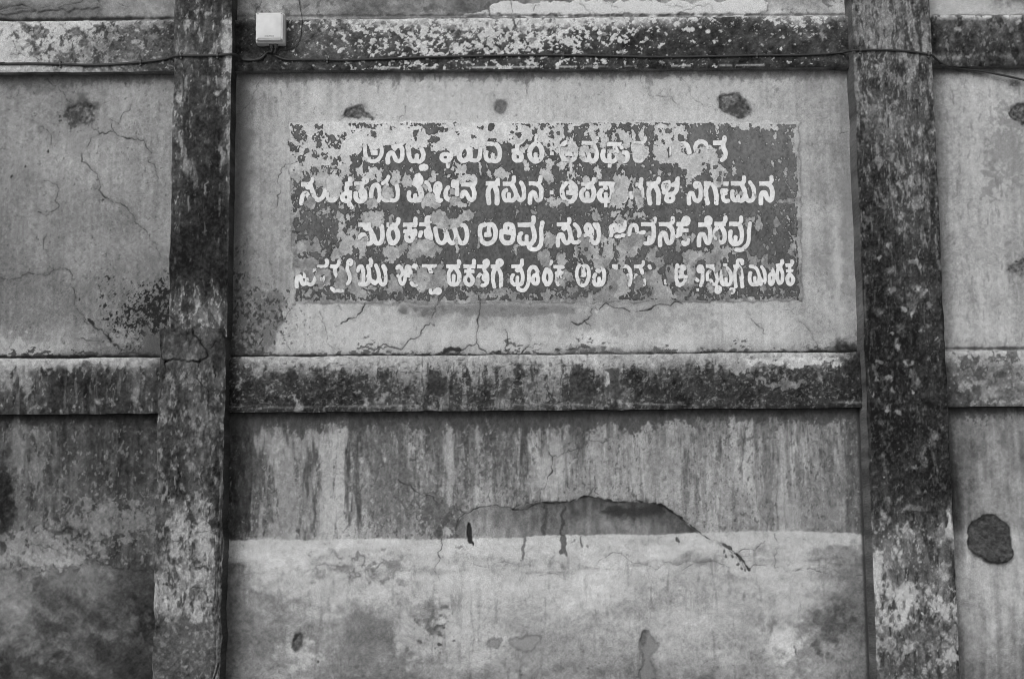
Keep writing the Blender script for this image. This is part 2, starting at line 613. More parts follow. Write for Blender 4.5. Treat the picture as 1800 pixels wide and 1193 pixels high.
f.crack(zz(1200, 0, '0,420 60,520 150,560'), 0.6, 95, 0.6)
f.crack(zz(1200, 0, '830,700 870,690'), 0.8, 60, 0.8)
chip(f, zz(600, 0, '8,600 30,562 70,556 112,560 140,600 188,625 170,632 20,636'), 78)
chip(f, zz(600, 0, '800,560 812,530 838,520 868,532 874,562 858,590 832,600 808,585'), 98, -4, 1.2, 8)
chip(f, zz(1200, 0, '180,545 200,505 235,485 275,490 330,530 365,560 355,608 290,620 232,602 188,572'), 84, -12)
f.ell(1296, 189, 12, 12, 58, 0.8, 0.6, 5)
for (x, y, t) in ((640, 213, 188), (1010, 213, 160)):
    f.ell(x, y, 40, 3.0, t, 0.6, 0.6, 3)
f.build('panel', M_PLASTER, wall, label='upper middle plaster panel carrying the painted sign')

# ---- left bay, upper panel
f = Face(WL, XL0 + 0.02, ZM1 - 0.03, ZT0 + 0.03, 0.0, 2)
f.T = f.tmap([0, 60, 150, 230, 300], [130, 160, 260, 400, 500, 560, 610, 627], [
    [84, 92, 96, 100, 96],
    [118, 120, 122, 126, 120],
    [120, 126, 126, 128, 124],
    [108, 114, 116, 116, 118],
    [98, 104, 110, 104, 96],
    [102, 108, 110, 96, 78],
    [132, 134, 116, 98, 84],
    [110, 112, 100, 84, 66]])
f.streaks(3.2, 6, 70)
f.T += 2.5 * f.n(70, octs=3) + 3
f.grain(3.4)
f.flakes(0.035, 88, 6, 12, 0.5)
f.flakes(0.04, 146, 4, 6, 0.5)
dirt_under_beam(f, [(0, 130), (305, 128)], 15, 86, 0.9)
f.ell(40, 146, 60, 12, 78, 0.6, 0.8, 8)
f.ell(150, 185, 26, 22, 78, 0.7, 0.7, 9)
chip(f, Z1('350,570 378,548 480,545 495,575 490,640 460,650 400,640 355,655'), 88, -5, 3)
f.ell(127, 215, 12, 16, 62, 0.8, 0.7, 8, flake=0.8, fs=4)
f.ell(140, 240, 34, 26, 112, 0.5, 0.8, 8)
cov = np.zeros(f.T.shape)
for x, y, rx, ry, c_ in ((284, 543, 34, 36, 1.25), (262, 552, 32, 28, .9), (232, 566, 36, 32, .5), (205, 552, 22, 26, .3), (190, 510, 14, 40, .2), (235, 600, 24, 18, .3), (250, 520, 26, 20, .35)):
    c0_ = f.conv([(x, y)])[0]
    cov = np.maximum(cov, c_ * np.exp(-((f.GU - c0_[0]) / rx) ** 2 - ((f.GV - c0_[1]) / ry) ** 2))
f.flakes(cov * .9, 36, 5, 6, .95, .08)
f.flakes(cov * .4, 44, 2.8, None, .9, .06)
f.flakes(cov * .25, 128, 4, 5, .55, .08)
f.ell(222, 592, 20, 14, 130, 0.7, 0.8, 8, flake=0.9, fs=4)
f.ell(262, 606, 24, 22, 78, 0.8, 0.6, 7)
f.ell(40, 612, 50, 12, 152, 0.6, 0.7, 10, flake=0.7, fs=6)
d = f.vline([(0, 628), (275, 628)])
f.flakes(0.7 * np.exp(-(d / (9 + 5 * f.n(40, 40, 3))) ** 2), 60, 8, 4, 0.8)
joint(f, d, 3.0, 30)
for c, w in (('230,420 300,450 350,520 380,545', 1.2), ('480,650 520,705 600,692 680,730 760,745 795,800', 1.5), ('795,800 815,880 835,940', .7),
             ('520,705 455,770', .8), ('430,800 470,880 515,915 555,1040 610,1060 690,1120 740,1190', 1.2), ('160,630 225,660 270,720 265,760', .8),
             ('220,955 300,970 310,1080 240,1130 195,1115', .8), ('585,650 600,692', .6), ('545,1048 535,1052', 1.8), ('690,550 640,610 625,650', .5)):
    f.crack(Z1(c), w, 40)
for c, w in (('740,0 800,70 820,110 880,160', .8), ('245,30 255,150 285,220 370,240 400,270', .9), ('285,220 150,235 60,270', .6), ('375,310 385,410 430,460', 1.0),
             ('430,450 480,510 540,540 600,620 650,640', 2.0), ('0,255 40,275', 1.0), ('540,540 570,560 590,600', 2.2), ('410,585 520,590', .6)):
    f.crack(zz(0, 400, c), w, 36)
f.poly(zz(0, 400, '445,475 465,468 490,500 490,520 465,510'), 44, 1, 1.5)
for x, y in ((45, 292), (20, 311), (84, 268), (139, 526)):
    f.ell(x, y, 1.6, 2.6, 45, 0.9, 0.6, 1)
f.build('panel', M_PLASTER, wall, label='upper left plaster panel crossed by branching cracks')

# ---- right bay, upper panel
f = Face(XR1 - 0.02, WR, ZM1 - 0.03, ZT0 + 0.03, 0.0, 3)
f.T = f.tmap([1650, 1680, 1720, 1760, 1800], [118, 150, 240, 400, 520, 590, 612], [
    [92, 120, 130, 126, 120],
    [112, 142, 152, 150, 140],
    [110, 140, 150, 148, 140],
    [116, 142, 146, 142, 134],
    [118, 142, 146, 140, 132],
    [128, 150, 152, 150, 142],
    [130, 142, 140, 140, 138]])
f.streaks(4, 8, 90)
f.grain(4)
dirt_under_beam(f, [(1645, 118), (1800, 118)], 9, 96, 0.8)
f.flakes(0.05, 100, 6, 22, 0.5)
f.ell(1772, 260, 30, 60, 110, 0.5, 0.9, 8, flake=0.8, fs=6)
f.ell(1742, 330, 14, 40, 108, 0.5, 0.9, 8, flake=0.8, fs=6)
f.ell(1705, 520, 5, 26, 112, 0.5, 0.8, 5)
chip(f, zz(1200, 0, '1708,610 1730,560 1790,535 1860,560 1880,620 1840,660 1780,658'), 76, -12)
chip(f, zz(1200, 0, '1710,440 1740,425 1770,440 1765,465 1730,465'), 104, -3, 3)
chip(f, zz(1200, 400, '1705,230 1730,190 1760,200 1790,150 1830,200 1790,240 1750,225'), 96, -4, 5)
f.ell(1788, 458, 3, 3, 40, 0.9, 0.6, 2)
joint(f, f.vline([(1660, 612.5), (1800, 612.5)]), 2.6, 62, 0.8)
f.build('panel', M_PLASTER, wall, label='upper right plaster panel with dark chipped holes')

# ---- panels above the top beam
f = Face(WL, XL0 + 0.02, ZT1 - 0.03, WT, 0.0, 4)
f.T = f.tmap([0, 80, 170, 200, 300], [-60, 0, 14, 24, 36], [[110, 110, 110, 110, 110], [118, 118, 112, 125, 116], [82, 96, 100, 126, 120], [98, 100, 104, 128, 124], [88, 92, 108, 126, 122]])
f.grain(4); f.T += 6 * f.n(24, octs=4)
f.crack(Z1('0,50 60,38 140,35 260,30 400,20 520,8'), 1.6, 52)
f.crack(Z1('0,62 120,52 300,35'), 1.0, 64)
f.crack(Z1('520,0 515,60 500,95'), 1.2, 62)
f.crack(Z1('610,10 660,35'), .8, 70)
f.poly(Z1('0,52 140,40 400,24 515,12 515,40 300,60 100,72 0,76'), 104, 2, 2, .5, 6)
joint(f, f.vline([(0, 37), (300, 32)]), 3, 44)
f.build('panel', M_PLASTER, wall, label='strip of plaster above the left end of the top beam')
f = Face(XL1 - 0.02, XR0 + 0.02, ZT1 - 0.03, WT, 0.0, 5)
f.T = f.tmap([420, 500, 600, 700, 860, 1000, 1340, 1360, 1490], [-60, 0, 16, 32], [[115] * 9, [112, 136, 110, 108, 104, 110, 130, 140, 130], [118, 142, 112, 104, 98, 120, 130, 156, 142], [112, 134, 128, 112, 110, 120, 130, 158, 146]])
f.grain(4); f.T += 9 * f.n(26, octs=4)
f.flakes(0.12, 78, 12, None, .6)
f.poly(zz(600, 0, '770,60 800,12 870,10 1000,25 1090,8 1180,22 1300,6 1500,10 1620,4 1790,12 1990,8 2150,2 2235,10 2240,80 2000,82 1500,82 900,82 790,78'), 186, 1.6, 3, .95, 4)
f.poly(zz(600, 0, '610,82 660,60 740,58 790,82'), 176, 1.5, 3, .9, 2)
f.flakes(0.03, 120, 7, None, .6)
for c in ('1250,25 1290,60 1330,78', '1390,20 1450,45', '1700,25 1790,45', '890,10 885,80', '430,0 420,40', '1010,60 1040,30'):
    f.crack(zz(600, 0, c), .9, 84, .8)
f.crack(Z1('1370,0 1365,30 1340,65'), 1.2, 52)
f.crack(zz(1200, 0, '440,0 445,70'), 1, 96)
f.crack(zz(1200, 0, '0,70 60,45 150,30 160,65'), .8, 104)
joint(f, f.vline([(420, 29), (600, 28), (1000, 28), (1490, 26)]), 2, 84, .7)
f.build('panel', M_PLASTER, wall, label='strip of plaster above the top beam with a pale lime patch')
f = Face(XR1 - 0.02, WR, ZT1 - 0.03, WT, 0.0, 6)
f.T = f.tmap([1640, 1700, 1800], [-60, 0, 30], [[130] * 3, [156, 158, 130], [150, 160, 160]])
f.grain(3.5)
f.ell(1790, 0, 40, 9, 98, .8, .6, 5)
joint(f, f.vline([(1640, 28), (1800, 28)]), 1.6, 100, .6)
f.build('panel', M_PLASTER, wall, label='strip of plaster above the right end of the top beam')

# ---- middle bay, lower panel
f = Face(XC1 - 0.03, XR0 + 0.02, 0.0, ZM0 + 0.03, 0.0, 7)
f.T = f.tmap([405, 450, 540, 600, 700, 850, 950, 1100, 1300, 1440, 1510], [725, 750, 790, 850, 930, 1000, 1060, 1110, 1160, 1195, 1300], [
    [62, 88, 98, 100, 94, 98, 100, 110, 112, 108, 80],
    [62, 92, 108, 112, 100, 104, 104, 118, 124, 118, 84],
    [58, 100, 118, 128, 108, 112, 108, 124, 130, 122, 92],
    [54, 96, 120, 130, 112, 116, 116, 128, 130, 120, 96],
    [56, 98, 116, 132, 124, 124, 122, 128, 126, 114, 92],
    [110, 158, 164, 152, 150, 160, 160, 158, 154, 140, 112],
    [106, 138, 152, 142, 146, 164, 162, 156, 152, 132, 98],
    [96, 116, 134, 128, 142, 154, 150, 144, 144, 120, 96],
    [92, 106, 134, 130, 148, 144, 136, 132, 138, 124, 108],
    [100, 120, 138, 120, 122, 132, 132, 128, 134, 124, 112],
    [96, 104, 110, 104, 110, 112, 112, 108, 110, 104, 100]])
line = [(400, 949), (420, 950), (470, 948), (600, 947.5), (780, 946), (1000, 940), (1190, 938), (1240, 935), (1350, 933), (1420, 933), (1500, 937), (1520, 941)]
dl = f.vline(line) + .6 * f.n(5, octs=3) + .8 * f.n(40, octs=2)
up = 1 - sstep(-2.0, 2.0, dl)
lo_ = 1 - up
dt = f.vline([(400, 729), (1515, 720)])
# runs of dirt washed down from the beam
c1 = np.clip(1.15 - dt / 260, .2, 1)
left = f.tmap([400, 900, 1000, 1200, 1500], [700, 1200], [[1.25, 1.2, .95, .85, .8]] * 2)
f.T += up * left * c1 * (13 * np.tanh(1.6 * f.n(26, 420, 3, .6)) + 6 * f.n(9, 110, 4, .65) + 5 * f.n(4, 16, 3, .6))
f.T += up * (3.2 * f.n(3.5, 44, 3, .6) * (1 + .6 * f.n(60, 60, 2)) + 4.5 * f.n(9, 22, 4, .6) + 4 * f.n(50, 90, 3))
f.flakes(up * left * (0.24 * c1 - .02), 76, 8, 70, .5, .2)
f.flakes(up * left * .16 * sstep(130, 10, dt), 66, 7, 34, .6, .15)
f.flakes(up * left * (0.12 * c1), 146, 9, 46, .5, .1)
f.flakes(up * left * .13, 68, 4, 6.5, .55)
f.flakes(up * left * .08, 150, 3.4, 5, .55)
for x0, x1, y1, t, k in ((408, 440, 940, 52, .85), (440, 462, 880, 74, .6), (537, 557, 944, 72, .78), (611, 635, 920, 68, .78), (640, 690, 830, 80, .6), (500, 535, 800, 88, .5),
                         (700, 716, 850, 82, .5), (760, 786, 845, 84, .5), (826, 836, 930, 92, .5), (868, 900, 845, 80, .6), (916, 934, 842, 68, .75), (950, 962, 835, 74, .6), (1232, 1240, 900, 104, .4), (1342, 1352, 944, 96, .6)):
    g = (f.GU - f.conv([(x0, 800)])[0, 0]) / (f.conv([(x1, 800)])[0, 0] - f.conv([(x0, 800)])[0, 0]) + .22 * f.n(12, 60, 3)
    v = f.vline([(x0, y1), (x1, y1)]) + 14 * f.n(8, 30, 3)
    m = sstep(-.15, .15, g) * sstep(-.15, .15, 1 - g) * sstep(10, -14, v) * up * (0.72 + .28 * np.tanh(f.n(5, 20, 3)))
    f.T += (t - f.T) * m * min(1, k * 1.25)
for x0, x1, t, k in ((557, 610, 152, .55), (470, 536, 138, .5), (778, 796, 146, .5), (960, 985, 150, .5), (1040, 1062, 140, .4), (1130, 1200, 136, .4), (1366, 1380, 150, .4)):
    g = (f.GU - f.conv([(x0, 800)])[0, 0]) / (f.conv([(x1, 800)])[0, 0] - f.conv([(x0, 800)])[0, 0]) + .25 * f.n(10, 60, 3)
    m = sstep(-.16, .16, g) * sstep(-.16, .16, 1 - g) * sstep(12, 40, dt + 16 * f.n(9, 40, 3)) * up
    f.T += (t - f.T) * m * min(1, k * 1.3)
f.ell(958, 822, 16, 26, 150, .7, .7, 5)
f.ell(690, 850, 60, 60, 92, .45, .8, 20, flake=.7, fs=6)
f.ell(770, 900, 34, 34, 84, .7, .6, 12, flake=.7, fs=6)
f.ell(785, 918, 22, 22, 72, .7, .7, 10, flake=.6, fs=5)
# dado of lighter limewash below the line
f.T += lo_ * (7 * f.n(80, 40, 3) + 3.5 * f.n(26, 14, 4) + 2 * f.n(9, octs=3))
band = lo_ * (1 - sstep(28, 46, dl + 8 * f.n(60, 20, 3)))
f.T += (171 + 3 * f.n(30, octs=3) - f.T) * band * .85
f.T -= lo_ * 24 * np.exp(-((dl - 50 - 5 * f.n(60, octs=3)) / 4.0) ** 2) * sstep(-.6, .6, f.n(30, 8, 3))
f.flakes(lo_ * .10, 122, 40, 24, .4, .25)
for a in ((660, 1122, 42, 42, 98, .9), (625, 1100, 40, 30, 114, .7), (470, 1110, 60, 40, 104, .5), (416, 1092, 22, 48, 84, .75), (488, 1090, 20, 40, 98, .75), (440, 1120, 30, 40, 104, .6), (640, 988, 60, 7, 100, .8), (688, 1006, 24, 14, 104, .8), (735, 1062, 36, 18, 112, .7), (560, 1000, 60, 6, 118, .6),
          (760, 1085, 16, 20, 84, .8), (772, 1103, 8, 6, 78, .8), (1060, 1090, 60, 14, 132, .5), (1130, 1070, 30, 14, 128, .5), (1210, 1045, 40, 10, 130, .5), (1290, 1025, 26, 14, 120, .7), (1460, 1095, 30, 34, 84, .75), (1470, 1110, 26, 24, 74, .7), (1490, 1062, 22, 14, 96, .5), (1400, 1095, 30, 20, 112, .5),
          (1330, 1075, 24, 20, 112, .5), (1300, 1110, 60, 26, 122, .5), (1400, 1165, 60, 18, 108, .55), (930, 1100, 70, 30, 126, .5), (700, 1175, 60, 12, 100, .6), (640, 1185, 60, 14, 96, .5), (1000, 1160, 80, 26, 128, .5),
          (1500, 1010, 16, 50, 108, .6), (1180, 1130, 40, 60, 130, .4), (500, 1070, 50, 14, 118, .5)):
    f.ell(*a[:6], .75, 12)
for a in ((1378, 1130, 26, 26, 186, .85), (1372, 1090, 24, 40, 164, .5), (530, 1150, 30, 16, 168, .7), (720, 1120, 26, 26, 160, .6), (845, 1010, 46, 24, 166, .5), (480, 975, 60, 20, 168, .5), (760, 1030, 14, 9, 168, .6), (865, 1060, 8, 6, 174, .6), (560, 1035, 60, 14, 160, .4)):
    f.ell(*a[:6], .8, 10)
f.ell(1392, 1005, 34, 78, 158, .55, .35, 5)
f.flakes(lo_ * .04 * sstep(1060, 1180, f.GV - f.conv([(900, 0)])[0, 1]), 84, 5, None, .6)
f.poly([(598, 1088), (640, 1076), (662, 1088), (676, 1112), (684, 1146), (660, 1160), (620, 1158), (600, 1140)], 102, 12, 4, .75)
f.T -= lo_ * 16 * sstep(1150, 1200, f.GV - f.conv([(900, 0)])[0, 1] + 12 * f.n(40, octs=3)) * sstep(-.8, .8, f.n(30, octs=3))
f.flakes(lo_ * .03, 110, 6, None, .5)
f.T += lo_ * 1.5 * f.n(60, 7, 4, .6) + lo_ * 5 * f.n(110, 40, 3)
f.grain(3.6)
# dark crescent of newer render with a torn upper edge
arch = np.vstack([zz(600, 793, '590,444 640,322 700,300 780,284 840,292 900,305 960,285 1040,268 1120,262 1200,265 1250,245 1300,234 1340,242 1390,260 1480,264 1600,264 1660,276 1700,290 1750,325 1790,352'),
                  zz(1200, 793, '30,380 100,430 110,446 0,446'), zz(600, 793, '1790,446 1400,448 1000,452 700,452')])
sl, d, m = f.poly(arch, None, 1.5, 0.9, smooth=1)
f.D[sl] -= 2.0 * m * sstep(-2, -16, dl[sl])
at = f.tmap([790, 900, 950, 1060, 1170, 1230], [870, 900, 930, 948], [[112, 98, 66, 62, 46, 40], [120, 104, 80, 84, 60, 40], [124, 112, 98, 108, 96, 48], [124, 118, 108, 114, 108, 66]])
at = at + 6 * f.n(16, octs=4) + 5 * f.n(7, 40, 3) + 3 * f.n(4, octs=2)
mm = m * up[sl]
f.T[sl] += (at[sl] - f.T[sl]) * mm * (.95 - .45 * sstep(930, 800, f.GU[sl] - f.conv([(0, 900)])[0, 0]))
f.poly(zz(600, 793, '1370,300 1480,285 1620,280 1700,300 1690,330 1560,345 1440,340 1360,325'), 46, 5, 3, .75)
f.poly(zz(600, 793, '1050,275 1080,280 1075,440 1050,440'), 54, 3, 3, .6)
f.poly(zz(600, 793, '1150,290 1170,290 1168,440 1150,430'), 50, 2, 3, .7)
f.crack(zz(600, 793, '590,440 620,345 700,302 780,285 840,292 900,305 960,283 1040,268'), 1.2, 46)
f.crack(zz(600, 793, '900,305 1040,268 1200,265 1250,245 1300,234 1340,242 1390,260 1600,264 1700,290 1790,350'), 2.6, 32, .85, amp=.05)
f.crack(zz(1200, 793, '-10,352 50,392 100,432 150,462 200,480 245,508 290,545 325,585 350,622'), 3.0, 40, .9, amp=.05)
f.crack(zz(1200, 793, '180,480 240,512 290,552 330,605'), 1.4, 60, .7, amp=.2)
for x, y in ((1272, 968), (1278, 975), (1288, 976), (1296, 990), (1304, 996), (1310, 1000), (1301, 983)):
    f.ell(x, y, 2.2, 2.6, 66, .8, .5, 1.5)
for c in ('300,150 420,225 520,290', '540,440 525,500 520,560', '1085,0 1110,40 1080,150 1040,200 1038,270', '1110,30 1160,15 1205,0', '1330,130 1330,180 1300,230', '1330,180 1350,225', '545,300 600,300 640,320'):
    f.crack(zz(600, 793, c), 1.1, 46)
for c in ('1190,1180 1300,1110 1300,1060 1290,1020', '1300,1110 1370,1130 1440,1100'):
    f.crack(zz(600, 400, c), .9, 64)
for c in ('520,560 515,680', '690,575 820,585 890,590', '1040,655 1190,660', '270,870 265,960 300,1050', '1330,600 1600,600 1790,590'):
    f.crack(zz(600, 793, c), .7, 92, .6)
for c in ('485,0 440,180 440,420', '480,430 495,520 485,610', '300,530 400,500 430,470', '0,620 250,610', '350,620 440,600', '485,610 560,625 620,620', '650,620 760,635 940,650', '640,120 620,270', '655,190 665,280'):
    f.crack(zz(1200, 793, c), .9, 82, .65)
f.poly(zz(600, 793, '668,365 682,400 682,450 699,490 692,497 682,482 666,486 658,450 655,405'), 40, 1, 1, .95, -8)
for p, t in (('935,455 960,450 965,520 958,575 935,560 945,510', 96), ('1128,490 1150,430 1175,430 1182,520 1160,542 1135,515', 80), ('1252,450 1266,450 1268,515 1256,518', 92), ('1285,490 1300,490 1298,512 1286,512', 98),
             ('615,490 632,492 630,520 615,518', 110), ('1500,540 1508,540 1506,552 1498,552', 100), ('1518,538 1526,536 1524,552 1518,552', 100), ('1205,455 1216,455 1214,485 1206,485', 110), ('1750,440 1775,445 1768,490 1755,470', 66)):
    f.poly(zz(600, 793, p), t, 1.5, 3, .85, -1.5)
# round daubs, scars and holes
for p, t, de in (('1563,1010 1575,955 1600,940 1640,965 1660,1005 1655,1035 1620,1078 1625,1100 1652,1150 1652,1200 1560,1200 1560,1160 1582,1090', 108, -3),
                 ('750,1010 765,985 800,980 838,990 830,1020 790,1030 765,1030', 116, -1.5), ('870,1010 885,990 900,988 950,975 1000,965 1042,970 1045,1000 1020,1035 940,1040 890,1025', 124, -1.5),
                 ('1570,945 1590,950 1600,1000 1578,1000', 96, -1)):
    r = f.poly(zz(600, 793, p), t, 2.5, 2.0, .8, de)
    if r:
        f.T[r[0]] -= 16 * np.exp(-(r[1] / 2.6) ** 2)
f.poly(zz(600, 793, '505,1003 518,997 528,1003 528,1016 512,1017'), 72, 1.2, 1.5, .9)
chip(f, zz(0, 793, '1538,985 1560,955 1578,950 1592,1005 1580,1030 1552,1056 1532,1030'), 84, -8, 1.2, 10)
f.ell(520, 1122, 3.2, 8, 48, .8, .7, 3)
f.poly(zz(0, 793, '1664,1096 1676,1098 1674,1112 1664,1112'), 56, 1, 1, .9)
f.ell(1394, 1035 + 793 - 793, 34, 70, 156, .0)
for (x, y, r_, t) in ((1394.5, 907, 15, 142), (1471, 904, 15, 134), (1470, 904, 9, 108)):
    f.ell(x, y, r_, r_ * 1.25, t, .55, .25, 2.5)
f.poly(zz(1200, 793, '585,1010 595,1030 603,1068 590,1065'), 70, 1.5, 1.5, .8)
f.ell(1355, 1105, 5, 10, 86, .6, .8, 4)
f.ell(1488, 970, 20, 10, 124, .6, .6, 6, flake=.8, fs=4)
dirt_under_beam(f, [(400, 729), (1515, 720)], 20, 64, .9)
for c, w in ((f.conv([(1516, 900)])[0, 0], 3.5),):
    f.T += (44 - f.T) * np.exp(-((f.GU - c - (f.GV - f.conv([(1516, 900)])[0, 1]) * 0) / w) ** 2) * .8
f.build('panel', M_PLASTER, wall, label='lower middle plaster panel with pale limewash below a torn dark crescent')

# ---- left bay, lower panel
f = Face(WL, XC0 + 0.02, 0.0, ZM0 + 0.03, 0.0, 8)
f.T = f.tmap([0, 30, 70, 120, 200, 276], [728, 760, 840, 890, 940, 985, 1010, 1060, 1120, 1193, 1300], [
    [44, 54, 56, 52, 48, 48],
    [64, 96, 84, 68, 66, 58],
    [46, 86, 84, 68, 62, 60],
    [38, 76, 84, 78, 76, 72],
    [58, 88, 92, 82, 80, 76],
    [112, 112, 112, 112, 78, 70],
    [104, 112, 106, 102, 92, 62],
    [102, 104, 92, 84, 80, 54],
    [74, 86, 88, 72, 76, 58],
    [54, 66, 74, 62, 76, 50],
    [60, 62, 66, 60, 66, 50]])
bl = f.vline(zz(0, 793, '-900,640 0,622 120,600 210,632 300,612 400,598 500,583 560,600 620,612 700,625 800,625'))
bl = bl + 2 * f.n(12, octs=4)
up = 1 - sstep(-1.5, 1.5, bl)
f.T += up * (8 * f.n(7, 90, 4, .6) + 6 * f.n(14, octs=4))
f.T += (1 - up) * (9 * f.n(36, octs=5) + 3 * f.n(12, octs=3))
f.flakes(up * .14, 46, 8, 16, .6)
f.flakes(up * .10, 128, 5, 9, .55)
f.ell(200, 915, 90, 34, 120, .6, .7, 14, flake=.85, fs=5)
f.ell(60, 960, 80, 24, 134, .6, .7, 14, flake=.8, fs=6)
f.ell(90, 985, 90, 8, 142, .6, .8, 6, flake=.8, fs=6)
f.ell(30, 880, 14, 22, 100, .7, .5, 5)
f.ell(72, 850, 6, 110, 112, .5, .6, 3)
f.ell(28, 790, 14, 60, 112, .5, .7, 5)
f.ell(130, 850, 8, 26, 100, .5, .6, 3)
f.ell(8, 870, 12, 60, 34, .85, .6, 6)
f.ell(122, 934, 14, 10, 46, .7, .7, 6)
f.crack(zz(0, 793, '300,420 480,470 560,500 640,500'), 1.6, 44)
f.crack(zz(0, 793, '170,480 280,510 310,540'), .9, 56)
f.crack(zz(0, 793, '640,320 645,360'), 1, 50)
f.T -= 22 * np.exp(-((bl + 1) / 2.0) ** 2) * sstep(-.2, .8, f.n(30, octs=2))
f.D += 2.5 * up
f.flakes((1 - up) * .22, 58, 40, None, .55, .12)
f.flakes((1 - up) * .12, 118, 34, 26, .5, .12)
for a in ((150, 1030, 70, 20, 104, .6), (70, 1140, 34, 14, 112, .7), (110, 1150, 10, 28, 112, .7), (140, 1100, 16, 18, 104, .6), (215, 1085, 24, 20, 100, .5), (85, 1170, 36, 30, 46, .7), (260, 1060, 20, 16, 36, .8), (262, 1100, 12, 30, 40, .7), (250, 1180, 30, 30, 46, .7), (240, 1030, 40, 40, 66, .5), (30, 1040, 34, 18, 116, .5)):
    f.ell(*a[:6], .75, 12)
f.grain(3.6)
dirt_under_beam(f, [(0, 729), (275, 728)], 12, 46, .9)
f.build('panel', M_PLASTER, wall, label='lower left plaster panel, dark and blotchy with damp')

# ---- right bay, lower panel
f = Face(XR1 - 0.02, WR, 0.0, ZM0 + 0.03, 0.0, 9)
f.T = f.tmap([1676, 1692, 1715, 1760, 1800], [712, 740, 800, 900, 925, 945, 1000, 1080, 1140, 1193, 1300], [
    [48, 60, 72, 78, 78],
    [60, 94, 118, 116, 112],
    [58, 84, 112, 116, 114],
    [56, 82, 112, 120, 122],
    [70, 100, 128, 130, 128],
    [112, 130, 148, 150, 148],
    [120, 140, 146, 150, 146],
    [118, 138, 142, 146, 142],
    [104, 118, 124, 116, 112],
    [96, 106, 106, 100, 96],
    [90, 96, 96, 92, 90]])
f.streaks(7, 8, 80)
f.T += 5 * f.n(24, octs=4)
f.ell(1745, 880, 10, 30, 138, .5, .8, 5)
f.grain(3.6)
dirt_under_beam(f, [(1670, 712), (1800, 711)], 16, 66, .9)
r = f.poly(zz(1200, 793, '1490,430 1510,375 1560,340 1625,322 1660,345 1705,380 1725,420 1728,500 1722,570 1690,585 1620,580 1560,565 1515,535 1492,490'), 62, 1.8, 1.2, .95, -4)
sl, d, m = r
f.T[sl] += m * (5 * f.n(16, 8, 3)[sl] + 7 * f.n(4, 3, 3)[sl])
f.D[sl] += m * (.9 * f.n(5, octs=3)[sl]) + 22 * m * sstep(6, 30, -(f.conv([(1735, 985)])[0, 1] - f.GV[sl]) + 34)
f.T[sl] -= 20 * np.exp(-(d / 3) ** 2)
f.build('panel', M_PLASTER, wall, label='lower right plaster panel with a large rounded dark scar')


# ---- beams
def beam(x0, x1, z0, z1, seed):
    f = Face(x0, x1, z0, z1, YB, seed)
    return f


def finish_beam(f, label, bottom=92, wear=2.5):
    f.grain(5)
    f.D += 1.0 * f.n(10, octs=4)
    e = f.edge('t')
    f.build('beam', M_CONCRETE, wall, 'tb', 0.02, 40, wear, 0.8, label, {'b': bottom, 't': 60})  # underside tone has the contact shade put into the colour


# top beam, left bay
f = beam(WL, XL0 + .02, ZT0, ZT1, 20)
f.T = f.tmap([0, 60, 130, 180, 240, 280, 305], [34, 60, 90, 110, 128], [[176, 172, 176, 160, 140, 120, 84], [166, 160, 156, 128, 112, 92, 56], [160, 156, 140, 104, 98, 76, 50], [160, 158, 140, 110, 92, 78, 54], [150, 146, 140, 110, 90, 72, 58]])
cov = f.tmap([0, 60, 130, 180, 240, 280, 305], [34, 55, 90, 128], [[.02, .05, .08, .2, .3, .5, .7], [.12, .5, .45, .6, .45, .7, .85], [.1, .25, .5, .6, .5, .7, .85], [.05, .06, .1, .4, .5, .5, .5]])
f.T += 5 * f.n(20, octs=4)
f.flakes(cov * .85, 84, 24, 22, .8, .14, gain=.62)
f.flakes(cov * .38, 54, 10, 15, .75, .1, gain=.65)
f.flakes(cov * .16, 60, 3.6, 4.5, .7, .08)
f.flakes(.10, 172, 9, 7, .6, .1)
f.flakes(.04, 178, 4, None, .7)
for c in ('310,120 340,150 400,160', '60,290 140,300 210,320'):
    f.crack(Z1(c), .8, 74)
f.T += (150 - f.T) * .6 * np.exp(-(f.edge('b') / 3.0) ** 2) * f.tmap([0, 150, 300], [0, 200], [[1, .8, .2]] * 2)
finish_beam(f, 'left end of the top beam, pale with dark mould towards the pillar')
# top beam, middle bay
f = beam(XL1 - .02, XR0 + .02, ZT0, ZT1, 21)
xs = [415, 450, 520, 600, 650, 760, 900, 960, 1010, 1150, 1280, 1345, 1400, 1490]
f.T = f.tmap(xs, [30, 42, 56, 80, 100, 122], [
    [100, 76, 96, 140, 160, 168, 166, 160, 168, 168, 78, 120, 164, 120],
    [48, 46, 78, 116, 128, 150, 156, 130, 150, 140, 60, 70, 130, 80],
    [42, 44, 76, 92, 84, 90, 100, 96, 74, 66, 56, 58, 76, 58],
    [42, 44, 74, 86, 76, 74, 78, 76, 62, 56, 52, 62, 78, 48],
    [48, 50, 72, 76, 62, 64, 64, 64, 54, 50, 48, 52, 60, 48],
    [52, 54, 60, 60, 58, 58, 58, 58, 52, 48, 44, 46, 50, 44]])
cov = f.tmap(xs, [30, 45, 60, 90, 100, 112, 122], [
    [.0, .05, .15, .3, .5, .6, .6, .5, .6, .55, .1, .3, .5, .3],
    [.0, .02, .12, .3, .35, .55, .6, .55, .5, .22, .06, .05, .3, .1],
    [.0, .01, .1, .2, .3, .48, .55, .58, .45, .14, .06, .04, .1, .03],
    [.0, .01, .08, .12, .2, .44, .52, .52, .35, .10, .05, .03, .05, .02],
    [.0, .01, .05, .08, .06, .12, .14, .10, .08, .06, .02, .02, .05, .02],
    [.0, .01, .05, .06, .16, .18, .22, .22, .2, .12, .05, .05, .1, .02],
    [.0, .01, .05, .06, .2, .26, .3, .3, .24, .14, .1, .05, .05, .0]])
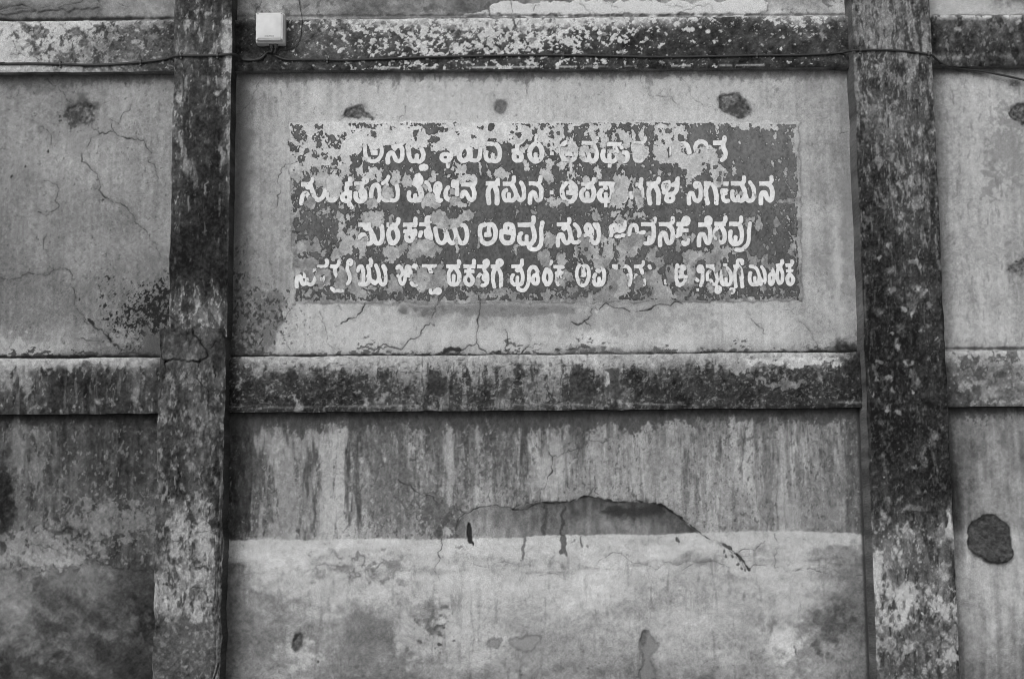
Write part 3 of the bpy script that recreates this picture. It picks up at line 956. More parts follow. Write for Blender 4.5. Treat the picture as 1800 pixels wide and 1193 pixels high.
f.T += 7 * f.n(18, octs=4)
f.flakes(.25, 62, 14, 18, .5, .15)
f.flakes(cov * .95, 176, 7.5, 6.5, .92, .06, depth=1.2)
f.flakes(cov * .30, 188, 4, None, .9, .06, depth=.8)
f.flakes(.012, 178, 5, None, .95, .01)
f.flakes(.12 * (1 - cov), 40, 20, None, .6, .12)
for x0, x1, t in ((620, 700, 170), (740, 1015, 176), (1020, 1120, 120), (1180, 1215, 165), (560, 600, 110), (1250, 1345, 150)):
    v = f.vline([(420, 122.5), (700, 119.5), (1490, 113.5)])
    g = (f.GU - f.conv([(x0, 118)])[0, 0]) * (f.conv([(x1, 118)])[0, 0] - f.GU)
    f.T += (t - f.T) * .8 * (g > 0) * np.exp(-(v / 1.8) ** 2) * sstep(-.5, .5, f.n(18, 30, 4))
for x, y, r_ in ((1019, 55, 3), (1056, 56, 4), (1090, 70, 4.5), (1218, 53, 4), (1245, 55, 4), (1256, 72, 3.4), (1283, 72, 2.5), (1373, 86, 2.6), (1375, 88, 2), (800, 85, 7), (745, 90, 6), (654, 97, 3.5)):
    f.ell(x, y, r_, r_ * 1.1, 180, .95, .3, 1.5)
f.ell(1440, 62, 5, 12, 128, .8, .6, 4)
f.ell(900, 40, 5, 16, 62, .7, .7, 4, flake=.6, fs=4)
finish_beam(f, 'top beam over the painted sign, black mould with flakes of white paint')
# top beam, right bay
f = beam(XR1 - .02, WR, ZT0, ZT1, 22)
f.T = f.tmap([1640, 1680, 1740, 1800], [29, 38, 56, 90, 100, 110, 118], [[140, 160, 166, 160], [60, 84, 90, 96], [54, 66, 68, 72], [52, 60, 58, 60], [96, 104, 96, 92], [78, 70, 60, 58], [60, 54, 50, 50]])
f.T += 9 * f.n(10, 16, 4)
f.flakes(.22, 44, 12, 20, .7, .12)
f.flakes(.10, 112, 6, 9, .7, .08)
for x, y, r_, t in ((1682, 51, 6, 134), (1787, 39, 5, 150), (1704, 99, 5, 128), (1744, 75, 3, 116), (1700, 60, 3, 118), (1660, 63, 3, 110)):
    f.ell(x, y, r_, r_ * .8, t, .85, .5, 3)
finish_beam(f, 'right end of the top beam, speckled dark')
# middle beam, left bay
f = beam(WL, XC0 + .02, ZM0, ZM1, 23)
f.T = f.tmap([0, 25, 45, 60, 90, 115, 150, 200, 240, 276], [629, 640, 655, 690, 720, 727], [
    [150, 158, 156, 150, 156, 150, 140, 146, 140, 110], [140, 140, 146, 144, 132, 112, 110, 128, 118, 84], [108, 112, 116, 96, 80, 50, 52, 88, 92, 66],
    [60, 84, 104, 62, 60, 44, 44, 60, 74, 58], [54, 66, 86, 60, 56, 46, 44, 54, 62, 54], [62, 70, 84, 66, 64, 60, 60, 64, 66, 60]])
f.T += 7 * f.n(9, 50, 4) + 5 * f.n(20, octs=3)
dp = f.vline([(0, 629), (276, 629)])
drip = sstep(10, 30, dp + 7 * f.n(9, 12, 3))
f.flakes(.42 * drip, 46, 13, 80, .8, .06, gain=.5)
f.flakes(.16 * drip, 96, 8, 50, .6, .08)
f.T += (152 + 6 * f.n(8, 5, 3) - f.T) * .65 * sstep(20, 11, dp + 5 * f.n(10, 12, 3)) * sstep(276, 225, f.GU - f.conv([(0, 675)])[0, 0] + 20 * f.n(20, octs=2))
f.flakes(.07, 132, 5, 9, .7, .08)
for x, y, rx, ry, t in ((46, 680, 7, 26, 132), (22, 672, 5, 16, 128), (238, 690, 6, 24, 118), (177, 705, 6, 8, 128), (132, 719, 5, 3, 140), (55, 716, 10, 4, 112)):
    f.ell(x, y, rx, ry, t, .75, .6, 4)
f.ell(165, 646, 14, 5, 70, .8, .6, 6)
finish_beam(f, 'left end of the middle beam, light top edge over dark streaks', 40)
# middle beam, middle bay
f = beam(XC1 - .03, XR0 + .02, ZM0, ZM1, 24)
xs = [405, 430, 500, 600, 660, 720, 800, 880, 950, 1000, 1060, 1120, 1200, 1300, 1400, 1470, 1515]
f.T = f.tmap(xs, [627, 640, 655, 675, 695, 712, 722], [
    [60, 112, 140, 150, 148, 140, 142, 140, 142, 146, 142, 136, 136, 142, 152, 150, 60],
    [44, 92, 116, 136, 140, 134, 136, 132, 138, 140, 136, 128, 116, 122, 126, 116, 44],
    [40, 66, 92, 110, 116, 120, 126, 122, 128, 128, 122, 108, 92, 96, 74, 70, 46],
    [38, 50, 70, 76, 84, 98, 108, 102, 116, 110, 100, 94, 76, 70, 62, 64, 50],
    [38, 48, 60, 62, 68, 86, 98, 88, 106, 100, 90, 88, 68, 62, 58, 66, 54],
    [40, 50, 60, 62, 70, 96, 116, 108, 104, 100, 88, 80, 70, 78, 74, 66, 54],
    [50, 62, 76, 84, 88, 90, 92, 90, 92, 90, 86, 84, 80, 86, 82, 74, 56]])
dk = f.tmap(xs, [627, 645, 660, 690, 722], [
    [.2, .1, .05, .03, .03, .03, .04, .05, .04, .03, .03, .05, .1, .05, .03, .05, .2], [.7, .4, .3, .22, .2, .2, .15, .22, .2, .15, .2, .25, .35, .25, .35, .3, .6],
    [.8, .6, .55, .55, .5, .45, .4, .42, .35, .3, .38, .45, .5, .5, .6, .5, .6], [.8, .7, .65, .65, .6, .5, .45, .5, .36, .34, .42, .5, .6, .55, .6, .5, .6], [.6, .5, .5, .5, .5, .4, .35, .4, .4, .4, .4, .5, .5, .45, .5, .5, .6]])
f.T += 6 * f.n(12, 40, 4)
dp = f.vline([(410, 627), (1490, 620)])
f.T += (148 + 6 * f.n(8, 5, 3) - f.T) * .6 * sstep(20, 10, dp + 5 * f.n(10, 12, 3)) * sstep(415, 470, f.GU - f.conv([(0, 675)])[0, 0])
drip = sstep(8, 26, dp + 6 * f.n(9, 12, 3))
f.flakes(np.clip(dk * .9 * drip + .10 * sstep(55, 90, dp), 0, .9), 60, 13, 70, .85, .05, gain=.5)
f.flakes(dk * .28, 54, 5, 6, .8, .08)
f.flakes(.16 * drip, 58, 5, 26, .6, .08)
f.flakes(dk * .28, 42, 26, 30, .75, .1)
f.flakes((1 - dk) * .22, 150, 5, 5, .6, .08)
f.flakes(.05, 140, 11, 3.2, .7, .06)
f.flakes(.05, 138, 4.0, None, .85, .05, depth=.8)
f.flakes(.05, 46, 14, 3.2, .7, .06)
for x0, x1, y0, y1, t in ((998, 1040, 645, 708, 64), (932, 940, 644, 690, 64), (1068, 1090, 648, 700, 62), (902, 916, 642, 662, 60), (672, 690, 650, 665, 62), (750, 785, 655, 700, 52), (1130, 1160, 678, 700, 60), (880, 895, 665, 690, 62)):
    f.poly([(x0, y0), (x1, y0), (x1, y1), (x0, y1)], t, 2.5, 4, .8, smooth=1)
lowb = sstep(14, 40, dp + 8 * f.n(14, 14, 3)) * f.tmap([405, 600, 680, 1060, 1180, 1515], [620, 730], [[1, .9, .4, .3, .8, 1]] * 2)
f.T *= 1 - .20 * lowb
f.flakes(lowb * .30, 44, 18, 16, .6, .12)
f.flakes(lowb * .04, 132, 5, 6, .8, .06, depth=.8)
f.poly([(1064, 655), (1070, 654), (1072, 676), (1066, 678)], 140, 1, 2, .9)
f.ell(1395, 634, 80, 7, 172, .85, .5, 4, flake=.75, fs=5)
f.ell(1300, 650, 16, 10, 140, .8, .5, 4, flake=.6, fs=4)
f.ell(1380, 672, 60, 5, 120, .7, .6, 5, flake=.9, fs=5)
f.ell(1440, 660, 4, 9, 128, .7, .6, 2)
for x, y, r_, t in ((648, 703, 6, 132), (672, 700, 8, 124), (632, 688, 5, 128), (1428, 697, 5, 112), (1248, 705, 4, 120), (420, 672, 6, 140), (470, 680, 5, 122), (520, 700, 5, 132), (528, 712, 9, 130), (1084, 706, 4, 128), (455, 650, 9, 128)):
    f.ell(x, y, r_, r_ * 1.1, t, .8, .5, 5)
f.ell(1506, 640, 16, 24, 38, .9, .6, 5)
f.T += (140 - f.T) * .45 * np.exp(-((f.edge('b') - 9) / 2.6) ** 2) * sstep(0, 1, f.n(60, 10, 3))
f.crack(zz(600, 400, '550,930 620,935 720,930 760,960 1000,930 1100,935 1170,910'), .9, 48)
f.crack(zz(600, 400, '570,770 570,830 640,835'), .9, 60)
finish_beam(f, 'middle beam under the painted sign, mottled with peeling paint', 36)
# middle beam, right bay
f = beam(XR1 - .02, WR, ZM0, ZM1, 25)
f.T = f.tmap([1665, 1690, 1730, 1770, 1800], [613, 625, 650, 685, 711], [[140, 164, 166, 160, 158], [124, 146, 146, 140, 146], [82, 98, 106, 104, 110], [70, 76, 90, 98, 104], [74, 80, 100, 104, 104]])
f.T += 8 * f.n(14, octs=4)
f.flakes(.30, 74, 12, 14, .7, .1)
f.flakes(.16, 138, 8, None, .7, .08)
f.ell(1698, 680, 6, 14, 136, .8, .5, 5)
f.ell(1740, 686, 9, 14, 130, .7, .6, 6)
finish_beam(f, 'right end of the middle beam, pale grey with dark mould', 40)


# ---- pillars
def pillar(x0, x1, z0, z1, y, seed):
    return Face(x0, x1, z0, z1, y, seed)


# left pillar, upper shaft
f = pillar(XL0, XL1, ZCAP - .03, WT, YP, 30)
f.T = f.tmap([311, 325, 345, 365, 385, 403], [-60, 0, 30, 70, 95, 120, 180, 250, 320, 360, 420, 470, 500, 530, 560, 576], [
    [70] * 6,
    [64, 60, 66, 64, 60, 62], [68, 60, 64, 66, 62, 70], [92, 96, 92, 88, 86, 130], [90, 92, 92, 84, 90, 134],
    [88, 74, 70, 68, 80, 134], [92, 62, 58, 72, 66, 110], [96, 58, 52, 68, 48, 100], [74, 54, 48, 46, 40, 76], [62, 48, 40, 40, 34, 56], [44, 36, 34, 36, 34, 40], [36, 33, 33, 38, 34, 36],
    [44, 46, 52, 40, 40, 40], [74, 80, 88, 70, 74, 66], [96, 110, 104, 100, 108, 96], [72, 82, 80, 84, 96, 90]])
f.T *= 1 + .09 * f.n(7, 60, 4) + .06 * f.n(16, octs=4)
cov = f.tmap([311, 340, 380, 403], [0, 60, 130, 250, 340, 420, 480, 520, 570], [[.12] * 4, [.35, .3, .3, .6], [.3, .2, .25, .55], [.4, .08, .1, .45], [.25, .12, .05, .25], [.05, .02, .02, .05], [.02, .02, .02, .04], [.25, .3, .2, .25], [.4, .5, .5, .45]])
f.T *= .93
f.flakes(cov * .58, 130, 6, 26, .75, .12)
f.flakes(cov * .32, 150, 4, 9, .8, .08, depth=.8)
f.flakes(.28, 46, 12, 20, .6, .12)
for x, y, rx, ry, t in ((333, 40, 4, 8, 150), (398, 40, 6, 7, 160), (400, 80, 6, 30, 150), (314, 175, 4, 12, 140), (386, 164, 5, 5, 160), (390, 145, 7, 10, 130), (362, 330, 2, 10, 128), (330, 290, 8, 14, 120), (362, 398, 2, 12, 92), (403, 250, 3, 30, 140), (390, 270, 4, 20, 128), (346, 18, 3, 5, 140), (365, 26, 4, 6, 140)):
    f.ell(x, y, rx, ry, t, .8, .6, 3)
f.ell(372, 235, 16, 40, 36, .7, .6, 7)
f.ell(345, 160, 16, 24, 50, .6, .7, 8)
f.T += (128 - f.T) * .55 * np.exp(-(f.edge('r') / 3.0) ** 2) * sstep(-.6, .6, f.n(20, 50, 3)) * f.tmap([300, 400], [0, 380, 460, 500], [[1, 1], [.8, .8], [.15, .15], [.5, .5]])
f.T += (124 - f.T) * .45 * np.exp(-(f.edge('l') / 2.5) ** 2) * sstep(-.3, .8, f.n(20, 40, 3)) * f.tmap([300, 400], [0, 330, 400, 500], [[1, 1], [.8, .8], [.1, .1], [.2, .2]])
f.grain(5); f.D += 1.2 * f.n(12, octs=4)
f.crack(zz(0, 400, '880,430 905,480 960,505'), 1.6, 34)
f.build('pillar', M_CONCRETE, wall, 'lr', 0.03, 42, 2.5, 0.5, 'upper shaft of the left pillar, near black above a pale speckled foot', {'r': 64, 'l': 74})  # right side tone paints in the contact shade beside the panel

# left pillar, wider casing below
f = pillar(XC0, XC1, 0.0, ZCAP, YC, 31)
f.T = f.tmap([276, 290, 310, 335, 360, 380, 390], [576, 600, 640, 680, 740, 790, 830, 870, 890, 940, 990, 1030, 1070, 1095, 1140, 1193, 1300], [
    [50, 54, 58, 62, 66, 60, 58], [56, 64, 66, 64, 62, 60, 58], [64, 70, 72, 84, 70, 44, 52], [70, 74, 66, 90, 82, 60, 62], [76, 70, 60, 88, 84, 64, 70], [74, 60, 54, 92, 74, 56, 74],
    [60, 50, 40, 72, 62, 44, 66], [62, 50, 44, 66, 74, 60, 70], [70, 66, 100, 110, 104, 80, 80], [60, 66, 126, 112, 132, 80, 70], [70, 100, 104, 88, 108, 90, 74], [120, 116, 100, 92, 108, 96, 78], [110, 118, 128, 106, 114, 110, 80], [70, 76, 78, 80, 84, 92, 84], [74, 78, 78, 80, 82, 84, 90], [76, 78, 80, 78, 80, 90, 96], [70] * 7])
f.T += 8 * f.n(7, 18, 4, .65) + 6 * f.n(18, octs=4)
sp = f.tmap([276, 330, 390], [576, 640, 660, 860, 900, 1080, 1100, 1193], [[.1] * 3, [.12] * 3, [.5] * 3, [.4] * 3, [.6, .9, .6], [.6, .9, .6], [.15, .15, .4], [.15, .2, .5]])
f.flakes(sp * .32, 128, 6, 13, .7, .1, depth=.8)
f.flakes(sp * .34, 46, 6, 12, .65, .1)
lime = f.tmap([276, 300, 330, 365, 380, 390], [860, 885, 930, 950, 985, 1020, 1060, 1092, 1100], [[0] * 6, [.0, .5, .6, .55, .2, 0], [.0, .65, .6, .8, .2, 0], [.05, .3, .3, .8, .2, .1], [.1, .6, .5, .65, .3, .1], [.5, .5, .4, .6, .4, .1], [.5, .75, .5, .6, .6, .1], [.2, .3, .3, .6, .5, .1], [0] * 6])
f.flakes(lime * .78, 138, 16, 30, .85, .25, gain=.68)
f.flakes(lime * .2, 86, 6, 11, .65, .15)
f.flakes(lime * .20, 158, 4, 13, .7, .12, depth=.6)
f.poly(zz(0, 793, '820,275 870,262 900,300 890,360 850,390 822,380'), 78, 3, 3, .85)
f.poly(zz(0, 793, '835,880 1000,880 1130,915 1140,1193 830,1193 850,1010'), 80, 5, 5, .8)
f.flakes(f.tmap([276, 390], [1090, 1100, 1193], [[0, 0], [.06, .14], [.1, .2]]), 118, 6, 8, .7, .08)
for x, y, r_ in ((305, 983, 7), (342, 985, 8), (336, 912, 6), (350, 1000, 5)):
    f.ell(x, y, r_ * 1.2, r_ * .7, 48, .8, .6, 4)
f.crack(zz(0, 793, '970,720 1060,712'), 1.4, 44); f.crack(zz(0, 793, '955,720 960,860'), 1.2, 60); f.crack(zz(0, 793, '860,465 960,465'), 1.2, 50); f.crack(zz(0, 793, '1020,425 1100,425'), 1.2, 50)
f.crack(zz(0, 793, '830,0 826,120 836,250'), .9, 120, .5)
for c, w in (('1010,515 1015,560 1060,610 1085,650 1085,680 1010,700 940,695 865,705', 2.0), ('865,705 862,780 845,840 835,900', 1.4), ('825,640 850,680 865,705', 1.4), ('1085,630 1130,600 1160,580', 1.2), ('1120,700 1125,800 1130,960', 1.1), ('1050,690 1100,860', .8)):
    f.crack(zz(0, 400, c), w, 28, .95, -7)
f.ell(382, 620, 12, 18, 40, .7, .7, 6)
# torn right arris with run mortar
e = f.edge('r') + 3 * f.n(10, 50, 4)
dz = f.GV - f.conv([(390, 780)])[0, 1]
rag = sstep(-30, 60, dz) * sstep(14, 3, e)
f.T += rag * 26 * np.sin(e * 1.15 + 1.5 * f.n(20, 90, 3)) + rag * (66 - f.T) * .45
f.D += rag * (5 * np.sin(e * 1.15 + 1.5 * f.n(20, 90, 3)) - 5)
f.ell(379, 900, 5, 30, 44, .7, .7, 5, flake=.7, fs=5)
f.grain(5); f.D += 1.4 * f.n(10, octs=4)
f.build('pillar', M_CONCRETE, wall, 'lrt', 0.03, 44, 3, 1.3, 'lower casing of the left pillar, cracked cap and ragged lime patches', {'r': 68, 'l': 60, 't': 66})  # right side tone paints in contact shade here too

# right pillar
f = pillar(XR0, XR1, 0.0, WT, YP, 32)
f.T = f.tmap([1505, 1525, 1550, 1580, 1610, 1640, 1660], [-60, 0, 30, 80, 95, 150, 210, 300, 400, 480, 600, 720, 800, 860, 895, 930, 960, 1010, 1060, 1090, 1130, 1193, 1300], [
    [80] * 7,
    [84, 82, 92, 92, 88, 84, 84], [80, 86, 104, 112, 100, 96, 88], [96, 98, 104, 112, 104, 104, 96], [112, 80, 76, 72, 84, 92, 76], [112, 68, 64, 62, 78, 86, 72], [108, 66, 92, 96, 86, 82, 70],
    [104, 46, 52, 76, 80, 84, 74], [96, 44, 50, 62, 66, 70, 58], [88, 40, 42, 56, 62, 62, 54], [84, 36, 38, 44, 46, 50, 48], [80, 38, 40, 42, 42, 44, 46], [76, 40, 42, 42, 44, 44, 44], [72, 42, 44, 44, 46, 46, 46],
    [66, 52, 48, 62, 70, 58, 70], [58, 50, 64, 74, 74, 82, 104], [70, 58, 92, 92, 82, 88, 74], [90, 132, 108, 92, 86, 84, 56], [90, 148, 134, 130, 112, 108, 90], [82, 138, 138, 116, 88, 98, 84], [84, 92, 84, 88, 84, 96, 76], [70, 76, 72, 72, 80, 84, 70], [70] * 7])
f.T *= (1 + .09 * f.n(8, 46, 4, .6) + .06 * f.n(20, octs=4)) * f.tmap([1500, 1680], [0, 250, 380, 850, 920, 1193], [[1, 1], [.97, .97], [.84, .84], [.82, .82], [1, 1], [1, 1]])
cov = f.tmap([1505, 1540, 1590, 1640, 1665], [0, 60, 140, 260, 400, 520, 850, 900, 1193], [[.5, .6, .7, .6, .5], [.6, .8, .9, .8, .5], [.7, .4, .55, .6, .4], [.6, .35, .6, .6, .4], [.4, .1, .3, .3, .2], [.15, .06, .15, .12, .1], [.1, .05, .08, .06, .06], [.2, .3, .4, .3, .5], [.2, .35, .4, .5, .3]])
up_ = f.tmap([1505, 1540, 1590, 1640, 1665], [0, 90, 260, 420, 560, 900], [[1] * 5, [1] * 5, [.9, .5, .9, .9, .7], [.5, .15, .5, .45, .3], [.12, .04, .1, .1, .1], [.1, .1, .1, .1, .1]])
f.flakes(up_ * .32, 64, 7, 26, .75, .1)
f.flakes(up_ * .26, 116, 5, 22, .75, .1)
f.flakes(up_ * .12, 132, 3.6, 7, .8, .08, depth=.5)
f.flakes(cov * .07, 104, 5, 12, .7, .1)
f.flakes(cov * .04, 126, 3.4, 4.5, .8, .08, depth=.8)
f.flakes(.2, 36, 8, 34, .65, .15)
f.flakes(.10, 60, 9, 40, .45, .2)
rn = np.random.default_rng(77)
for x, y, rx, ry, t in ((1566, 432, 5, 8, 128), (1548, 456, 4, 8, 124), (1588, 541, 7, 6, 134), (1606, 553, 6, 9, 148), (1566, 589, 6, 4, 130), (1574, 606, 6, 8, 138), (1597, 637, 5, 6, 132), (1561, 667, 6, 6, 126), (1547, 633, 6, 5, 108), (1544, 664, 4, 8, 108), (1568, 686, 6, 5, 116), (1603, 694, 4, 4, 124), (1558, 716, 8, 6, 122), (1580, 723, 6, 6, 120),
                        (1537, 695, 3, 5, 110), (1635, 540, 4, 9, 100), (1610, 505, 5, 8, 118), (1627, 513, 5, 6, 116), (1605, 463, 6, 6, 112), (1616, 470, 4, 6, 118), (1646, 598, 3, 6, 110), (1619, 585, 3, 4, 110), (1568, 510, 4, 6, 112), (1584, 325, 6, 12, 128), (1572, 340, 4, 14, 104), (1582, 382, 7, 8, 130), (1545, 548, 8, 12, 76), (1546, 283, 6, 20, 112), (1568, 276, 6, 12, 110), (1575, 181, 7, 9, 112), (1602, 128, 4, 5, 124), (1540, 120, 6, 6, 120), (1585, 105, 4, 10, 110), (1527, 160, 4, 14, 116),
                        (1552, 907, 9, 13, 138), (1670, 920, 6, 36, 156), (1680, 950, 10, 10, 130), (1605, 892, 30, 6, 100), (1561, 842, 3, 3, 130), (1607, 822, 3, 4, 110), (1596, 938, 14, 10, 110), (1658, 1174, 4, 5, 140), (1633, 1165, 5, 6, 118), (1600, 1135, 16, 4, 128), (1640, 1130, 14, 10, 124), (1665, 1140, 10, 14, 128)):
    f.ell(x, y, rx * .78, ry * .78, t + 4, .85, .5, 2.8)
f.flakes(.010, 124, 6, None, .9, .01)
lime = f.tmap([1530, 1560, 1600, 1640, 1680], [905, 925, 950, 985, 1020, 1060, 1090, 1110, 1150, 1190], [[0] * 5, [0, .2, .3, .2, 0], [.2, .4, .35, .2, .0], [.7, .35, .3, .2, .05], [.8, .3, .2, .15, .1], [.85, .6, .7, .5, .5], [.7, .7, .5, .4, .5], [.2, .25, .25, .3, .3], [.1, .1, .25, .45, .35], [.1, .1, .15, .2, .1]])
f.flakes(lime * .92, 160, 16, 22, .85, .30, gain=.7)
f.flakes(lime * .22, 166, 4, 7, .8, .1, depth=.6)
f.flakes(lime * .25, 74, 5, 12, .7, .12)
f.ell(1537, 1000, 9, 45, 166, .8, .5, 5)
f.ell(1525, 950, 9, 22, 54, .7, .6, 6)
f.ell(1630, 1105, 40, 14, 66, .6, .7, 10)
f.T += (116 - f.T) * .6 * np.exp(-((f.edge('l') - 3) / 3.0) ** 2) * sstep(-.6, .6, f.n(10, 50, 3)) * f.tmap([1500, 1600], [0, 500, 900], [[1, 1], [.7, .7], [.3, .3]])
f.grain(5); f.D += 1.3 * f.n(12, octs=4)
f.build('pillar', M_CONCRETE, wall, 'lr', 0.03, 90, 2.5, 0.45, 'right pillar, black mould dotted with pale spots', {'l': 92, 'r': 50})  # side tones paint in the light: left side lit, right side shaded

# solid core behind the render
bm = bmesh.new()
bmesh.ops.create_cube(bm, size=1.0)
for v in bm.verts:
    v.co = (v.co.x * (WR - WL), 0.19 + v.co.y * 0.26, WT / 2 + v.co.z * WT)
bm_obj('masonry_core', bm, plain('rough_masonry', 0.2, 0.9), wall)
# ----------------------------------------------------------------- the painted sign: dark field and white hand lettering, both flaking
# Tracings are in the pixels of eight enlargements of the photograph; ORG holds where each begins.
TS = 240.0 / 1790.0
ORG = {1: (500, 205), 2: (730, 205), 3: (960, 205), 4: (1190, 205), 5: (500, 370), 6: (730, 370), 7: (960, 370), 8: (1190, 370)}


def tile(t, s):
    return nums(s) * TS + np.array(ORG[t])


